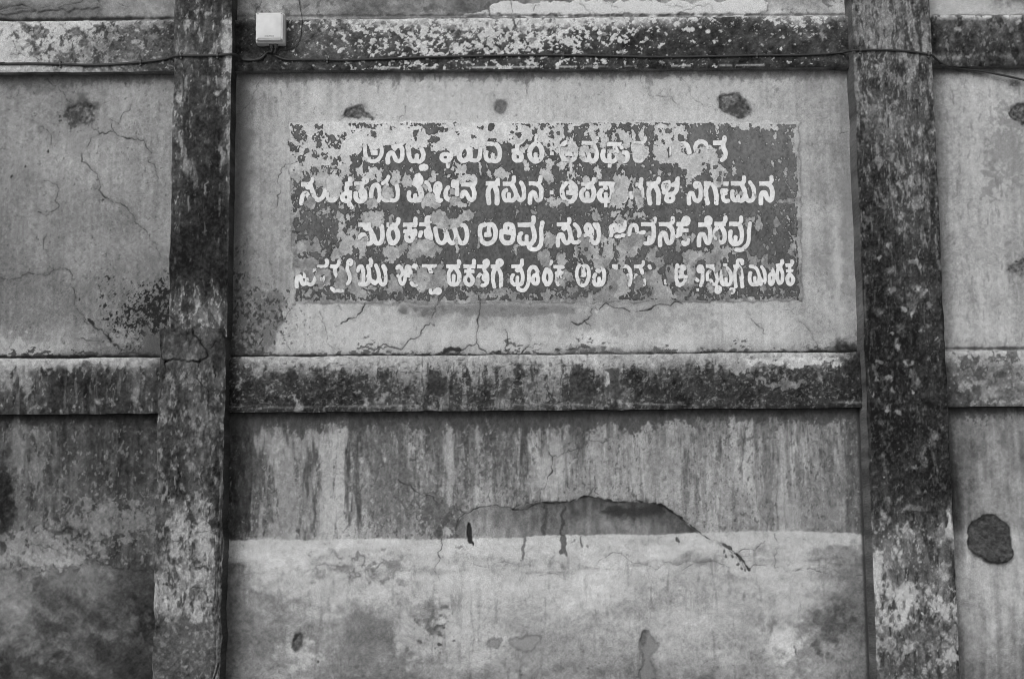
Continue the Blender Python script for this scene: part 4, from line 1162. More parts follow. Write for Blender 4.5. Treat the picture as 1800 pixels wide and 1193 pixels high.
PEEL = {
 1: '''50,90 600,85 1200,88 1790,90 1800,330 1790,430 1680,400 1660,460 1600,460 1560,330 1390,400 1310,380 1300,430 1150,430 1120,400 1060,360 1020,450 960,490 880,490 870,560 900,640 850,690 880,740 850,760 760,790 790,850 770,1000 690,1080 590,1100 560,960 500,920 420,900 400,800 300,770 230,760 190,850 110,810 50,830
1040,530 1110,540 1110,620 1150,680 1210,640 1210,760 1160,850 1110,800 1000,790 960,810 930,700 990,620
330,1010 390,1060 410,1190 240,1190 290,1110
1430,710 1500,730 1530,880 1450,920 1390,870 1400,780
1520,780 1580,710 1600,770 1690,780 1680,900 1640,950 1540,950 1540,860
1190,760 1240,690 1290,700 1280,850 1220,850
1280,910 1340,880 1420,940 1430,1030 1380,1090 1290,1100 1250,1020
1060,1190 1110,1080 1180,1060 1240,1110 1250,1190
910,940 980,905 1010,950 960,975 920,980
1050,900 1090,900 1095,945 1050,940
30,800 100,830 105,1190 30,1190
700,1150 760,1140 800,1190 700,1190
1640,700 1660,650 1670,740
880,750 920,780 910,850 880,820''',
 2: '''0,90 1600,90 1550,150 1540,300 1500,330 1480,300 1440,300 1330,390 1210,360 1240,290 1180,310 1120,370 1050,340 1030,300 930,330 880,400 830,450 760,440 720,380 640,370 580,400 560,480 490,540 470,440 370,440 350,470 210,470 200,420 240,350 300,340 290,280 250,270 160,290 150,380 0,430
1590,130 1790,100 1790,330 1740,420 1680,410 1640,330 1600,240 1590,180
895,400 960,440 930,510 890,520 880,450
1400,360 1480,340 1510,370 1440,430 1400,480 1380,430
1410,540 1450,560 1460,640 1500,640 1470,705 1415,690
510,620 660,610 700,720 690,745 520,750 505,690 550,690
530,760 700,750 790,800 770,850 700,890 600,890 560,830
455,600 520,600 510,650 460,720
200,830 230,730 300,760 270,830 270,870 210,860
1030,710 1150,650 1170,710 1240,720 1240,790 1170,840 1050,810
940,700 1000,720 990,790 950,780
1620,700 1790,680 1790,880 1720,890 1680,800
1720,570 1790,560 1790,660 1740,640
0,350 130,360 110,420 0,430
90,900 150,880 160,960 100,970
100,970 190,960 240,1070 330,1160 330,1193 110,1193 90,1080
440,980 520,960 510,1030 450,1020
450,1060 540,1040 610,1070 620,1120 690,1100 700,1193 480,1193 440,1110
890,870 940,900 930,960 880,910
1570,1080 1610,1020 1630,1110 1590,1130
1340,1130 1430,1070 1430,1120
1710,1120 1790,1080 1790,1160 1720,1150
820,610 860,620 850,760 830,760
360,680 390,680 380,780 360,760
410,790 450,750 470,780 430,810
640,1040 680,1050 660,1100''',
 3: '''0,90 230,90 230,200 250,260 190,320 160,380 170,450 40,480 0,440
300,90 570,90 560,110 400,130 340,220 300,240 290,130
280,260 350,290 440,400 440,470 380,490 250,480 180,490 170,380 270,370
540,130 590,100 640,130 690,250 660,340 600,380 570,310 560,250
700,100 830,80 850,130 810,180 740,200 750,260 800,280 820,340 750,420 710,380 700,220 640,160
890,150 960,140 1100,190 1110,400 1040,440 1000,340 960,270 940,200
1110,190 1150,190 1180,290 1120,310
1210,210 1260,150 1310,210 1290,340 1210,290
440,420 520,380 640,420 650,480 560,490 500,490 440,490
450,500 520,560 490,610 440,540
810,440 900,420 1000,480 1040,590 960,610 920,540 850,500
1120,330 1320,370 1370,480 1350,560 1280,590 1160,560 1120,430
1420,150 1480,100 1790,90 1790,600 1720,610 1620,640 1520,590 1400,600 1380,450 1430,330 1460,270
850,230 865,215 882,235 880,310 850,310
0,550 90,560 100,640 60,700 110,800 120,880 0,890
140,620 200,580 300,600 280,640 240,720 180,690
250,540 350,580 360,700 350,840 320,790 330,640 290,600
610,670 710,680 730,790 680,840 640,760
430,840 500,780 570,810 570,850 450,870 420,890
900,770 980,760 1000,670 1020,740 1090,830 1100,900 1090,1000 1060,1060 1010,1120 1010,1193 840,1193 850,1060 890,940
1100,780 1170,780 1170,870 1110,910
1140,970 1200,930 1260,960 1260,1020 1290,1050 1280,1193 1200,1193 1170,1110 1140,1060
1070,1090 1130,1100 1160,1193 1080,1193
0,1090 100,1080 200,1075 290,1090 310,1140 270,1193 250,1150 0,1160
1550,870 1600,840 1620,930 1580,960
1370,750 1420,750 1420,790 1390,810
1570,760 1640,760 1600,790
1310,650 1350,690 1340,730
920,600 960,620 940,720 920,680
1440,690 1480,700 1530,740 1470,760
240,840 270,850 270,880 240,880''',
 4: '''0,90 100,90 90,190 150,230 140,310 40,330 0,380
520,30 950,30 950,170 880,160 800,150 750,160 710,120 540,110
490,60 540,60 540,110 530,260 505,230
960,70 1200,70 1330,110 1340,190 1290,190 1240,150 1120,150 1100,280 1080,130 980,130
0,380 60,460 110,470 190,500 230,450 330,380 370,400 390,440 460,400 560,430 590,500 560,540 560,620 640,680 660,760 630,820 600,860 600,910 560,930 470,920 440,880 460,800 440,700 400,640 380,700 330,690 310,790 210,790 190,900 150,900 130,780 20,680 0,620
800,330 840,340 830,375
740,580 780,600 760,610
700,670 730,690 770,730 740,800 700,750
655,750 700,730 670,780
1250,270 1290,220 1300,270 1260,320
1240,340 1260,360 1250,410
1240,590 1270,560 1260,660
1370,800 1420,770 1400,820
1280,770 1320,780 1310,810
1530,200 1580,120 1580,360 1590,480 1560,540 1530,430
1310,1080 1370,1090 1450,1050 1520,1090 1510,1140 1320,1150
750,930 790,930 780,1050 750,1070
790,960 870,960 860,1040 800,1050
960,960 1050,1000 1060,1090 1030,1080 1000,1010
60,790 90,1000 100,1000 70,800
1560,1040 1620,1030 1620,1110 1570,1193 1540,1193
1400,670 1430,660 1430,740 1410,740
1250,1130 1300,1120 1290,1193 1250,1193''',
 5: '''0,0 240,0 220,90 110,100 100,280 160,300 170,390 330,350 350,410 430,390 490,460 480,590 400,560 330,540 250,540 200,590 200,640 440,620 460,690 400,760 380,820 390,880 280,930 240,800 150,840 110,930 130,1000 90,1080 130,1150 120,1193 0,1193
330,100 350,120 330,190 310,180
440,0 590,0 560,80 500,30 440,60
640,50 750,10 780,120 730,260 860,330 960,390 940,480 870,470 890,570 800,590 640,650 610,590 660,510 750,470 740,370 700,340 720,210 690,130
520,370 590,360 590,460 560,460 540,410
500,560 560,520 560,590 500,600
990,0 1310,0 1310,200 1140,230 1110,190 1050,160 1000,70
840,190 930,240 940,320 890,390 850,290
970,370 1090,310 1090,450 1050,600 1000,600 950,510 940,420
1380,60 1420,60 1430,170 1380,200
1280,480 1310,390 1350,450 1330,480
1290,500 1340,470 1490,450 1600,400 1590,510 1550,590 1480,600 1470,650 1390,720 1370,650 1300,610
1580,550 1640,440 1720,340 1790,400 1790,560 1720,690 1680,650 1640,620
430,720 560,740 620,800 600,950 540,1000 420,1000 400,860
700,780 760,720 820,770 850,830 820,960 790,1060 640,1080 640,900 690,870
850,750 940,680 940,760 960,880 990,970 1080,1100 1080,1180 1000,1160 950,1100 830,1070 820,1010 870,930
1100,980 1150,970 1250,1030 1240,1060 1130,1050 1080,1070 1060,1020
1450,790 1530,780 1530,850 1490,880
1350,910 1430,840 1500,900 1550,1060 1440,1080 1370,1040
1640,870 1700,810 1790,760 1790,960 1650,930
970,820 1010,820 1010,900 980,890
300,1010 350,1050 280,1120 270,1100
1730,0 1790,0 1790,60 1740,40
260,260 300,240 300,320 265,310
780,30 840,40 830,140 800,120
1170,470 1240,520 1220,560 1180,530
1290,680 1330,660 1350,700 1300,710''',
 6: '''200,0 770,0 770,60 740,130 640,130 590,220 490,240 380,290 280,220 220,190 190,100
0,340 50,360 130,370 240,380 270,460 390,480 350,570 270,540 260,600 100,600 60,620 40,560 20,680 0,690
510,380 550,360 570,470 550,540 510,510
800,370 830,340 850,420 830,490 810,450
1690,310 1790,320 1790,480 1720,460 1690,390
1600,560 1700,520 1780,540 1790,640 1770,740 1640,740 1620,640
1300,470 1340,430 1360,470 1320,560
0,740 120,740 200,820 250,750 330,690 390,760 410,850 390,960 450,960 430,1010 340,1030 190,1030 80,1090 30,1010 0,930
570,890 610,880 620,960 660,1010 580,1020
800,900 860,900 880,950 840,1040 790,1000
660,1070 790,1060 820,1193 700,1193
810,1060 940,1080 990,1120 900,1193 830,1140
1000,1040 1230,980 1230,1060 1080,1150 1000,1110
1230,1090 1340,1080 1300,1190 1240,1150
1200,840 1240,850 1240,960 1200,930
1660,1100 1790,1040 1790,1193 1680,1193
190,1150 280,1120 290,1193 190,1193
330,1150 390,1140 400,1193 340,1193
1500,0 1620,0 1590,30 1540,40
1350,0 1410,0 1380,30
690,440 720,440 710,490
1300,560 1330,530 1340,580''',
 7: '''0,320 90,330 130,370 120,430 70,510 0,500
0,520 60,540 70,620 40,700 40,760 0,760
110,600 170,570 260,540 270,680 230,740 150,700
590,50 660,30 730,120 700,160 640,130
820,30 900,0 970,0 930,40 850,90
1120,0 1310,20 1300,80 1220,90 1140,60
930,90 960,40 1010,110 1010,180 970,220 940,160
1030,30 1060,60 1100,100 1080,210 1040,140
380,450 430,470 430,590 390,600 370,520
450,330 500,310 540,370 600,400 640,480 650,570 720,590 740,480 780,450 720,400 730,330 830,330 920,380 900,430 900,640 820,690 790,750 620,740 600,660 540,650 490,580 430,560 450,470 420,370
930,360 1060,340 1130,280 1210,290 1290,330 1270,440 1250,530 1190,530 1180,600 1120,630 1060,580 1040,650 1010,700 1000,760 920,700 940,600 920,520 960,440
1270,270 1380,280 1400,340 1330,350 1290,330
1320,110 1420,90 1410,160 1340,120
1310,590 1340,520 1420,460 1470,520 1440,600 1540,640 1540,730 1500,740 1420,700 1350,680
1710,380 1760,400 1760,570 1710,560
1750,590 1790,570 1790,640
230,780 370,780 350,880 280,950 220,900
150,910 230,910 260,980 230,1040 180,980
420,740 470,740 470,800 430,800
440,880 490,960 460,990
800,740 850,740 890,780 960,760 1080,850 1100,960 1090,1080 1000,1100 900,1193 560,1193 540,1120 690,1060 790,980
1150,860 1210,830 1270,900 1270,980 1220,1040 1210,1110 1170,1040 1150,970
1270,800 1390,790 1480,700 1510,900 1540,980 1620,1010 1700,1193 1340,1193 1340,1100 1420,1040 1310,990 1310,900
1540,740 1680,710 1680,880 1610,970 1560,940
0,1050 120,1080 220,1040 160,1110 0,1140
260,1010 440,990 430,1080 300,1060
1720,770 1760,780 1750,840
0,1160 300,1165 560,1150 560,1193 0,1193
540,1000 580,990 590,1040 540,1040''',
 8: '''0,0 80,10 40,60 0,50
110,0 230,0 200,50
300,0 350,0 350,50
90,290 160,280 180,370 130,420 90,380
200,270 240,330 240,410 210,410
490,280 570,230 590,350 560,410 600,470 700,440 760,490 700,590 690,700 650,680 620,610 580,700 540,850 500,800 520,680 480,600 460,480 480,380
40,580 90,540 130,470 200,520 290,530 330,560 450,540 520,660 470,700 380,700 350,650 240,660 240,840 240,930 290,960 280,1020 150,1010 20,990 100,960 130,850 130,770 60,680
330,500 390,470 400,520 340,520
870,150 900,100 980,80 980,130 930,180 890,230
1040,120 1060,50 1110,110 1120,210 1090,290 1050,260 1030,190
1140,130 1220,200 1220,240 1170,200
1270,150 1320,60 1350,150 1310,220 1300,290 1270,280
1230,330 1260,300 1260,350
720,540 790,560 770,590 720,600
890,510 930,500 960,560 940,620 1070,600 1080,720 930,720 900,610
1100,590 1150,550 1200,620 1200,690 1280,680 1290,740 1220,790 1100,720
790,740 870,710 880,860 780,860
420,790 480,780 470,850 420,860
350,970 430,940 460,1000 440,1080 380,1040
660,1030 740,1020 720,1060 680,1180 610,1193 600,1100
560,760 660,720 700,850 650,880
1080,960 1160,970 1190,1050 1100,1060
0,1050 120,1010 180,1060 100,1110 100,1193 0,1193
140,1130 260,1110 290,1193 150,1193
1530,310 1570,340 1560,540 1500,640 1470,530 1500,430
1590,0 1640,0 1620,400 1600,880 1580,800 1590,200
1130,440 1170,450 1200,520 1160,500
1280,540 1300,530 1300,600 1285,600
1370,30 1410,20 1400,80 1370,80
740,1160 900,1130 1000,1165 1250,1150 1350,1110 1400,1160 1580,1150 1580,1193 740,1193
1340,1030 1390,1040 1390,1070
1240,1060 1270,1050 1270,1080'''}
ISLE = {
 1: '''110,210 200,180 310,220 300,330 250,330 120,330
65,290 90,350 130,400 120,450 65,440
420,230 480,195 550,210 580,270 520,280 480,240 440,280 480,330 470,410 430,400 420,310 350,295
510,320 590,280 600,240 650,260 650,340 620,410 580,360
740,230 800,190 800,310 750,320 720,420 670,410 700,330 695,260 740,265
890,190 930,200 930,230 890,220
1150,200 1190,210 1190,290 1150,240
840,95 1200,95 1160,160 1060,150 900,120
400,110 500,100 490,165 420,160
1390,120 1420,130 1415,170 1390,150
1700,190 1750,180 1750,280 1720,310 1700,250
210,510 270,500 250,640 210,630 190,560
490,490 550,490 550,550 500,550
645,560 680,550 695,620 670,690 640,660
715,480 745,520 745,600 720,610
870,500 960,490 970,560 900,610 870,570
340,690 400,660 440,700 440,770 350,760
700,710 740,700 750,760 710,790
210,710 270,700 300,780 230,770
260,430 320,430 310,490 270,490
370,460 400,450 470,520 400,540 370,530
1030,590 1090,590 1100,700 1060,750 1030,740 1040,650
140,380 210,390 200,450 130,450
780,790 850,800 850,850 800,850
580,660 620,680 610,740 580,740
480,660 560,650 540,720 490,710
140,140 200,130 200,170 150,165
600,500 620,520 610,560
110,530 130,540 130,590
120,650 145,660 140,690
1620,90 1700,90 1680,120 1630,125''',
 2: '''140,150 190,120 290,130 310,190 270,230 180,250 140,210
320,145 360,150 355,195 320,180
240,285 290,280 290,340 250,330
745,245 765,250 765,285 745,280
0,190 40,190 30,280 0,300
980,100 1015,110 1010,170 950,200 960,150
1320,220 1400,215 1350,260 1310,240
1470,110 1500,120 1490,150
550,215 565,225 555,245
410,160 430,165 420,200
840,140 880,130 880,155
1300,135 1340,135 1330,160
1250,200 1300,205 1280,225
1630,130 1680,130 1670,180 1640,165
60,110 110,110 120,150 80,150
500,90 540,90 520,130''',
 3: '''130,200 180,185 150,250
40,220 100,200 90,270 40,270
40,140 80,150 70,165 40,160
30,350 80,360 60,420 30,400
1570,150 1640,150 1640,220 1580,220
1640,260 1680,260 1670,310 1640,300
1740,250 1790,260 1790,320 1740,320
1590,420 1620,420 1610,520 1590,490
1350,490 1400,500 1390,560 1355,540
1480,180 1500,180 1500,240
1510,310 1550,310 1540,335''',
 4: '''20,260 90,260 100,310 30,320
530,440 590,440 580,490 530,480
545,500 590,520 560,550
400,620 420,650 400,680
545,800 575,810 570,860 545,850
555,730 580,730 575,790
290,440 300,440 295,500
310,620 340,620 335,650
470,640 520,650 490,700
80,720 120,720 120,760 85,755''',
 5: '''250,540 330,540 320,600 200,630 210,580
135,400 160,400 155,440
355,430 385,420 380,460
380,560 420,555 430,610 390,600
20,1020 50,1040 40,1090
480,850 520,860 510,910 490,900''',
 6: '''400,0 620,0 590,60 470,120 410,70
300,240 360,260 350,290''',
 7: '''1055,520 1080,530 1070,560
520,500 550,500 545,530
580,580 610,580 610,610 585,610
800,400 820,400 815,440
740,600 760,600 755,620
570,650 590,660 580,690
1600,770 1625,780 1615,830
1480,780 1500,790 1490,830
830,1000 860,1000 850,1030''',
 8: '''30,890 90,890 80,940 40,935
230,960 260,950 255,970
60,820 80,830 70,850'''}

# white letters: "width: x,y x,y ..." is a brush stroke with round ends, "width=: ..." one with square ends
LET = {1: [], 2: [], 3: [], 4: []}
LET[1] += [(1, '''50: 1055,385 1058,460 1072,545 1130,592 1200,590 1258,545 1280,470 1272,395 1240,360
66=: 1130,478 1225,478
58: 1355,605 1356,530 1382,478 1420,475 1440,520 1462,575 1510,592 1548,545 1552,450 1520,395 1450,398
56=: 1398,395 1490,388
50: 1440,425 1450,428
52: 1490,385 1530,365 1560,340
58: 1632,440 1632,530 1665,590 1712,588 1735,560
52: 1735,515 1735,585
58: 1735,580 1775,600 1815,565 1828,500 1800,440'''),
(2, '''36: 120,640 70,655 60,690 110,706 155,690 150,650 110,640
34: 75,700 110,672
54: 390,495 345,515 345,565 390,590 440,570 448,520 415,495
44: 430,580 428,665
44: 470,450 480,540 430,600
66: 640,395 580,450 572,540 610,585 660,580 710,540 712,450 665,392
58: 600,400 690,375
54: 725,560 770,585 820,575 850,520 855,430
56: 720,430 730,500 725,570
54=: 935,362 1035,362
58: 930,470 920,540 955,590 1005,575
50: 1015,500 1015,575
58: 1015,580 1065,595 1105,540 1110,440 1065,370
54: 1335,370 1390,340 1430,290
52=: 1260,452 1440,452
60: 1338,390 1340,470
60: 1340,460 1288,510 1300,570 1350,588 1395,560 1390,500 1350,462
44: 1585,255 1580,330
62: 1585,345 1520,400 1495,470 1505,550 1560,590
54: 1580,500 1580,585
62: 1590,345 1645,400 1668,480 1650,560 1590,590'''),
(3, '''50=: 50,488 100,488
58: 300,330 225,360 195,430 205,520 240,570 310,585 370,560 395,480 385,400 340,350
70=: 250,488 345,488
58=: 465,355 620,355
54: 600,355 655,330 665,285
60: 610,360 655,430 668,520 640,585 590,595 560,560
60: 480,430 475,520 510,580 560,570
52: 560,500 560,580
58=: 800,365 990,365
62: 750,455 735,520 765,585 825,585
52: 830,500 830,580
58: 835,585 880,600 920,560 935,490 900,410
56: 985,390 990,410
58: 1015,475 1060,480 1075,540 1040,590 990,585
54=: 805,652 860,652
54=: 1140,350 1270,350
50: 1255,345 1290,330 1300,285
56: 1230,360 1290,420 1290,520 1240,590 1170,580 1155,500 1200,450
60: 1450,350 1440,420 1500,450
50: 1640,380 1640,500
64: 1500,500 1530,540'''),
(4, '''58: 40,370 90,345 140,385 160,480
60: 45,560 100,575
54: 250,470 235,400 265,345 320,328 375,355 392,410
60: 400,520 415,560
62=: 470,350 605,350
56: 595,345 625,320 622,280
60: 605,355 608,420 640,480 632,540 590,570''')]
LET[2] += [(1, '''58=: 220,890 345,890
52: 340,880 370,850 372,815
54: 300,925 312,932
58: 225,1140 228,1050 262,1000 300,1010 318,1050 345,1090
56: 345,895 370,980 390,1040
56: 395,1060 440,1105 490,1080 525,1020 540,940
60: 580,980 575,1060 605,1105 650,1105 685,1060 680,980
56: 620,950 680,940
60=: 795,890 890,880
56: 840,880 868,850 862,815
60: 830,890 815,960 840,1000
60: 800,1005 755,1040 765,1095 810,1112 855,1095 858,1030 810,1000
56=: 800,1000 890,1000
58: 850,1145 880,1190
58=: 915,885 1020,885
46: 1035,830 1060,795 1095,815 1085,865 1045,870
54: 1020,890 1015,950 1060,990
62: 935,1010 935,1075 985,1118 1040,1110 1065,1050 1050,990 1000,980
44: 1000,1010 1000,1050 1025,1060
56: 1140,1050 1140,960 1175,895 1225,900 1250,980 1255,1060
52: 1250,1060 1240,1110
54: 1290,880 1350,840 1365,790
56: 1340,900 1300,980 1290,1080 1330,1110 1380,1090
54: 1470,900 1490,980 1485,1070 1440,1112 1390,1095
58: 1635,1000 1628,1070 1665,1112 1710,1095
50: 1715,1030 1715,1095
60: 1715,1095 1760,1112 1800,1080 1800,1000 1770,920 1700,880
56: 1740,870 1730,800 1760,770'''),
(2, '''60: 20,780 70,800 85,860 50,900 0,890
60: 0,830 0,890
54: 40,910 60,980 70,1040
58: 40,1080 0,1112
52: 145,870 180,900 195,970
60: 335,1100 300,1110 285,1050 300,1010 330,950 325,890 290,880 265,920 260,990 290,1000
64: 290,1020 285,1100 320,1110
58: 430,935 400,980 400,1050 430,1100 480,1090
56: 500,855 490,900 510,925 550,900 545,860
52: 530,900 550,960 545,1030
56=: 600,895 790,895
52: 760,895 785,870 785,820
58: 615,1050 620,1000 650,990 680,1020 700,1080 740,1108 775,1060 775,980 745,905
60=: 920,880 1110,880
54: 1065,865 1085,830
62: 1000,900 960,950 955,1040 965,1135
64: 1030,900 1065,960 1075,1040 1070,1135
56=: 1145,885 1290,885
54: 1270,880 1295,850 1295,800
54: 1190,970 1160,980 1155,1060 1190,1110 1220,1090
50: 1228,1020 1228,1090
58: 1228,1100 1280,1105 1320,1050 1310,970 1270,900
54: 1310,1000 1345,1060 1370,1105 1420,1085 1432,1010 1420,930 1385,870
56=: 1485,882 1630,882
54: 1610,878 1642,850 1642,795
58: 1505,1135 1505,1035 1535,988 1570,1010 1583,1075 1612,1110 1648,1080 1655,980 1635,915 1590,885'''),
(3, '''54=: 45,1000 98,1000
60: 265,880 215,930 207,1010 235,1085 290,1120 350,1110 385,1040 390,950 365,890 320,865
60=: 262,1000 350,1000
50: 318,920 322,1000
54=: 455,885 610,885
54: 595,880 625,860 625,820
54: 540,925 552,935
60: 490,960 460,1000 460,1060 490,1108 535,1100
52: 540,1010 540,1090
62: 540,1100 590,1112 620,1060 625,980 590,900
56=: 685,885 920,885
54: 770,935 782,945
60: 725,970 695,1010 700,1070 735,1110 775,1100
52: 782,1020 782,1090
62: 785,1105 830,1112 860,1060 870,980 850,910
56: 920,890 1000,900 1050,960 1055,1050 1020,1110
54=: 760,1168 804,1168
50=: 1170,895 1265,895
52: 1245,885 1250,825
52: 1220,900 1265,960 1260,1060 1215,1085
50: 1115,1000 1120,1070
58=: 1312,885 1450,885
50: 1440,880 1472,860 1475,820
62: 1385,900 1350,950 1343,1040 1358,1138
62: 1420,900 1455,960 1475,1040 1470,1138
56: 1600,860 1540,880 1530,940 1570,1000
56: 1600,870 1610,930 1570,985 1540,1000
56: 1700,890 1715,960 1680,1010 1620,1020
56: 1660,900 1710,870 1722,820
56: 1620,1020 1570,1060 1575,1105 1630,1120 1670,1090 1660,1040 1620,1020'''),
(4, '''50: 0,960 10,890 0,830
56: 155,1140 150,1060 175,1000 205,1010
54: 250,930 225,900 245,870 290,875 312,960 310,1060 280,1110 235,1105 220,1060 205,1010
54: 290,880 312,960
62=: 350,880 445,880
60: 400,890 380,960 380,1050 400,1140
60: 470,890 500,960 520,1050 515,1140
58=: 600,885 675,885
50: 590,970 650,970
54: 600,975 590,1010 640,1010
54: 600,1010 600,1090 640,1115 670,1105
56=: 700,880 860,880
54: 840,880 878,850 875,800
56: 725,985 720,1060 760,1110 800,1090
50: 800,1050 800,1090
60: 800,1100 850,1112 890,1060 885,970 850,900
54: 890,1010 910,1090 960,1115 1005,1080 1012,1000 995,920 955,865
60=: 1075,880 1225,880
54: 1205,878 1240,850 1240,795
62: 1100,1135 1100,1040 1130,990 1160,1010 1175,1070 1210,1108 1245,1080 1250,980 1225,910 1180,885''')]
LET[3] += [(5, '''58=: 970,190 1110,190
50: 1090,190 1150,170 1170,120
56: 1060,230 1085,245
54: 985,465 985,360 1015,310 1050,320 1075,380
58: 1100,215 1145,290 1155,380 1140,435 1100,440
58: 1160,320 1195,430 1240,440 1280,400 1290,310 1275,210
58=: 1340,190 1490,190
54: 1470,185 1495,150 1492,115
62: 1425,215 1370,260 1362,360 1400,430 1440,435 1485,370 1490,270 1430,215
56=: 1550,190 1730,190
54: 1690,185 1720,160 1720,115
52=: 1560,275 1730,275
60: 1640,200 1642,290
54: 1640,300 1592,330 1600,385 1640,410 1685,385 1685,330 1645,300'''),
(6, '''54: 0,130 10,170 0,200
56: 0,270 0,320
54=: 55,185 190,185
46: 150,185 140,110 175,85 200,105 195,150
54: 160,200 180,260 205,320 205,370
52: 75,290 60,340
54: 140,270 145,340 190,360 210,330
56: 265,240 275,340 310,425 370,430 400,380 410,300
58: 410,300 440,400 490,440 530,400 540,320 520,250
52: 400,260 380,220
56: 540,320 590,430 640,435 675,380 680,280 650,195 610,190
60: 910,190 860,200 845,280 855,370 900,430 960,440 1020,410 1055,330 1050,240 1010,180 960,190
52: 1000,185 960,220 965,300
62=: 905,318 1000,318
60: 1130,270 1125,370 1165,425 1215,435 1270,410 1290,330 1285,230 1250,185 1195,180 1175,230 1190,290 1240,290 1260,250
50: 1130,280 1190,290 1270,300
58=: 1340,190 1560,190
54: 1530,185 1555,150 1548,95
56: 1390,300 1360,330 1360,400 1400,440 1450,425
50: 1460,340 1460,420
58: 1465,435 1520,445 1560,390 1565,300 1540,225
56: 1665,160 1650,250 1655,370 1640,470 1590,515 1525,515 1490,480'''),
(7, '''56=: 135,185 300,185
52: 280,182 305,155 300,110
54: 220,235 235,245
56: 150,460 152,360 180,310 215,320 225,390 260,435 305,410 320,320 300,230 260,200
54: 330,360 350,420 400,430 440,400
54: 375,185 420,230 440,290 430,340
54: 545,185 515,220 525,280 570,290 590,240 570,190
54: 570,190 600,260 600,350 570,400
58: 520,330 570,360 620,430 665,430 695,360 692,270 670,190
50: 635,185 660,230
52: 890,190 845,210 850,260 890,280 925,250 905,195
54: 860,270 850,330
50: 960,200 980,250 1030,230 1030,150
54: 930,260 990,270 1020,240
50: 1000,330 1020,335
52: 920,345 960,345
54: 1090,320 1095,230 1140,185 1185,210 1190,290
54=: 1240,185 1400,185
50: 1380,185 1420,160 1425,110
58: 1400,200 1415,300 1400,400 1350,440 1300,430
50: 1350,360 1345,430
54: 1240,300 1280,290
56=: 1475,185 1640,185
54: 1620,180 1660,155 1658,105
58: 1490,460 1490,350 1525,290 1560,310 1575,390 1610,440 1650,410 1660,310 1645,230 1600,195
56=: 1705,185 1790,185
52=: 1705,280 1790,280
56: 1755,200 1755,320'''),
(8, '''54: 80,150 100,90 150,110 145,170 95,180
54=: 0,180 90,180
50=: 0,262 150,262
56: 50,200 50,290 0,340
56: 80,420 90,450 130,430
50: 150,390 140,430
54: 400,190 375,120 410,90 440,120 430,180 390,190
60=: 275,188 400,188
58: 285,460 285,360 315,305 355,320 370,390 400,440 435,400 440,300 420,220 395,195
58=: 485,180 640,180
54: 600,178 632,150 630,95
56: 560,200 500,250 500,350 540,420 600,425 625,370 620,290 580,210
58=: 680,180 840,180
54: 810,178 838,150 838,95
56: 700,280 695,350 705,410 740,440
50: 765,350 765,430
58: 760,440 810,440 850,380 850,280 820,200
52: 955,170 935,280 945,380 925,450 880,490
58: 780,515 840,525 880,495''')]
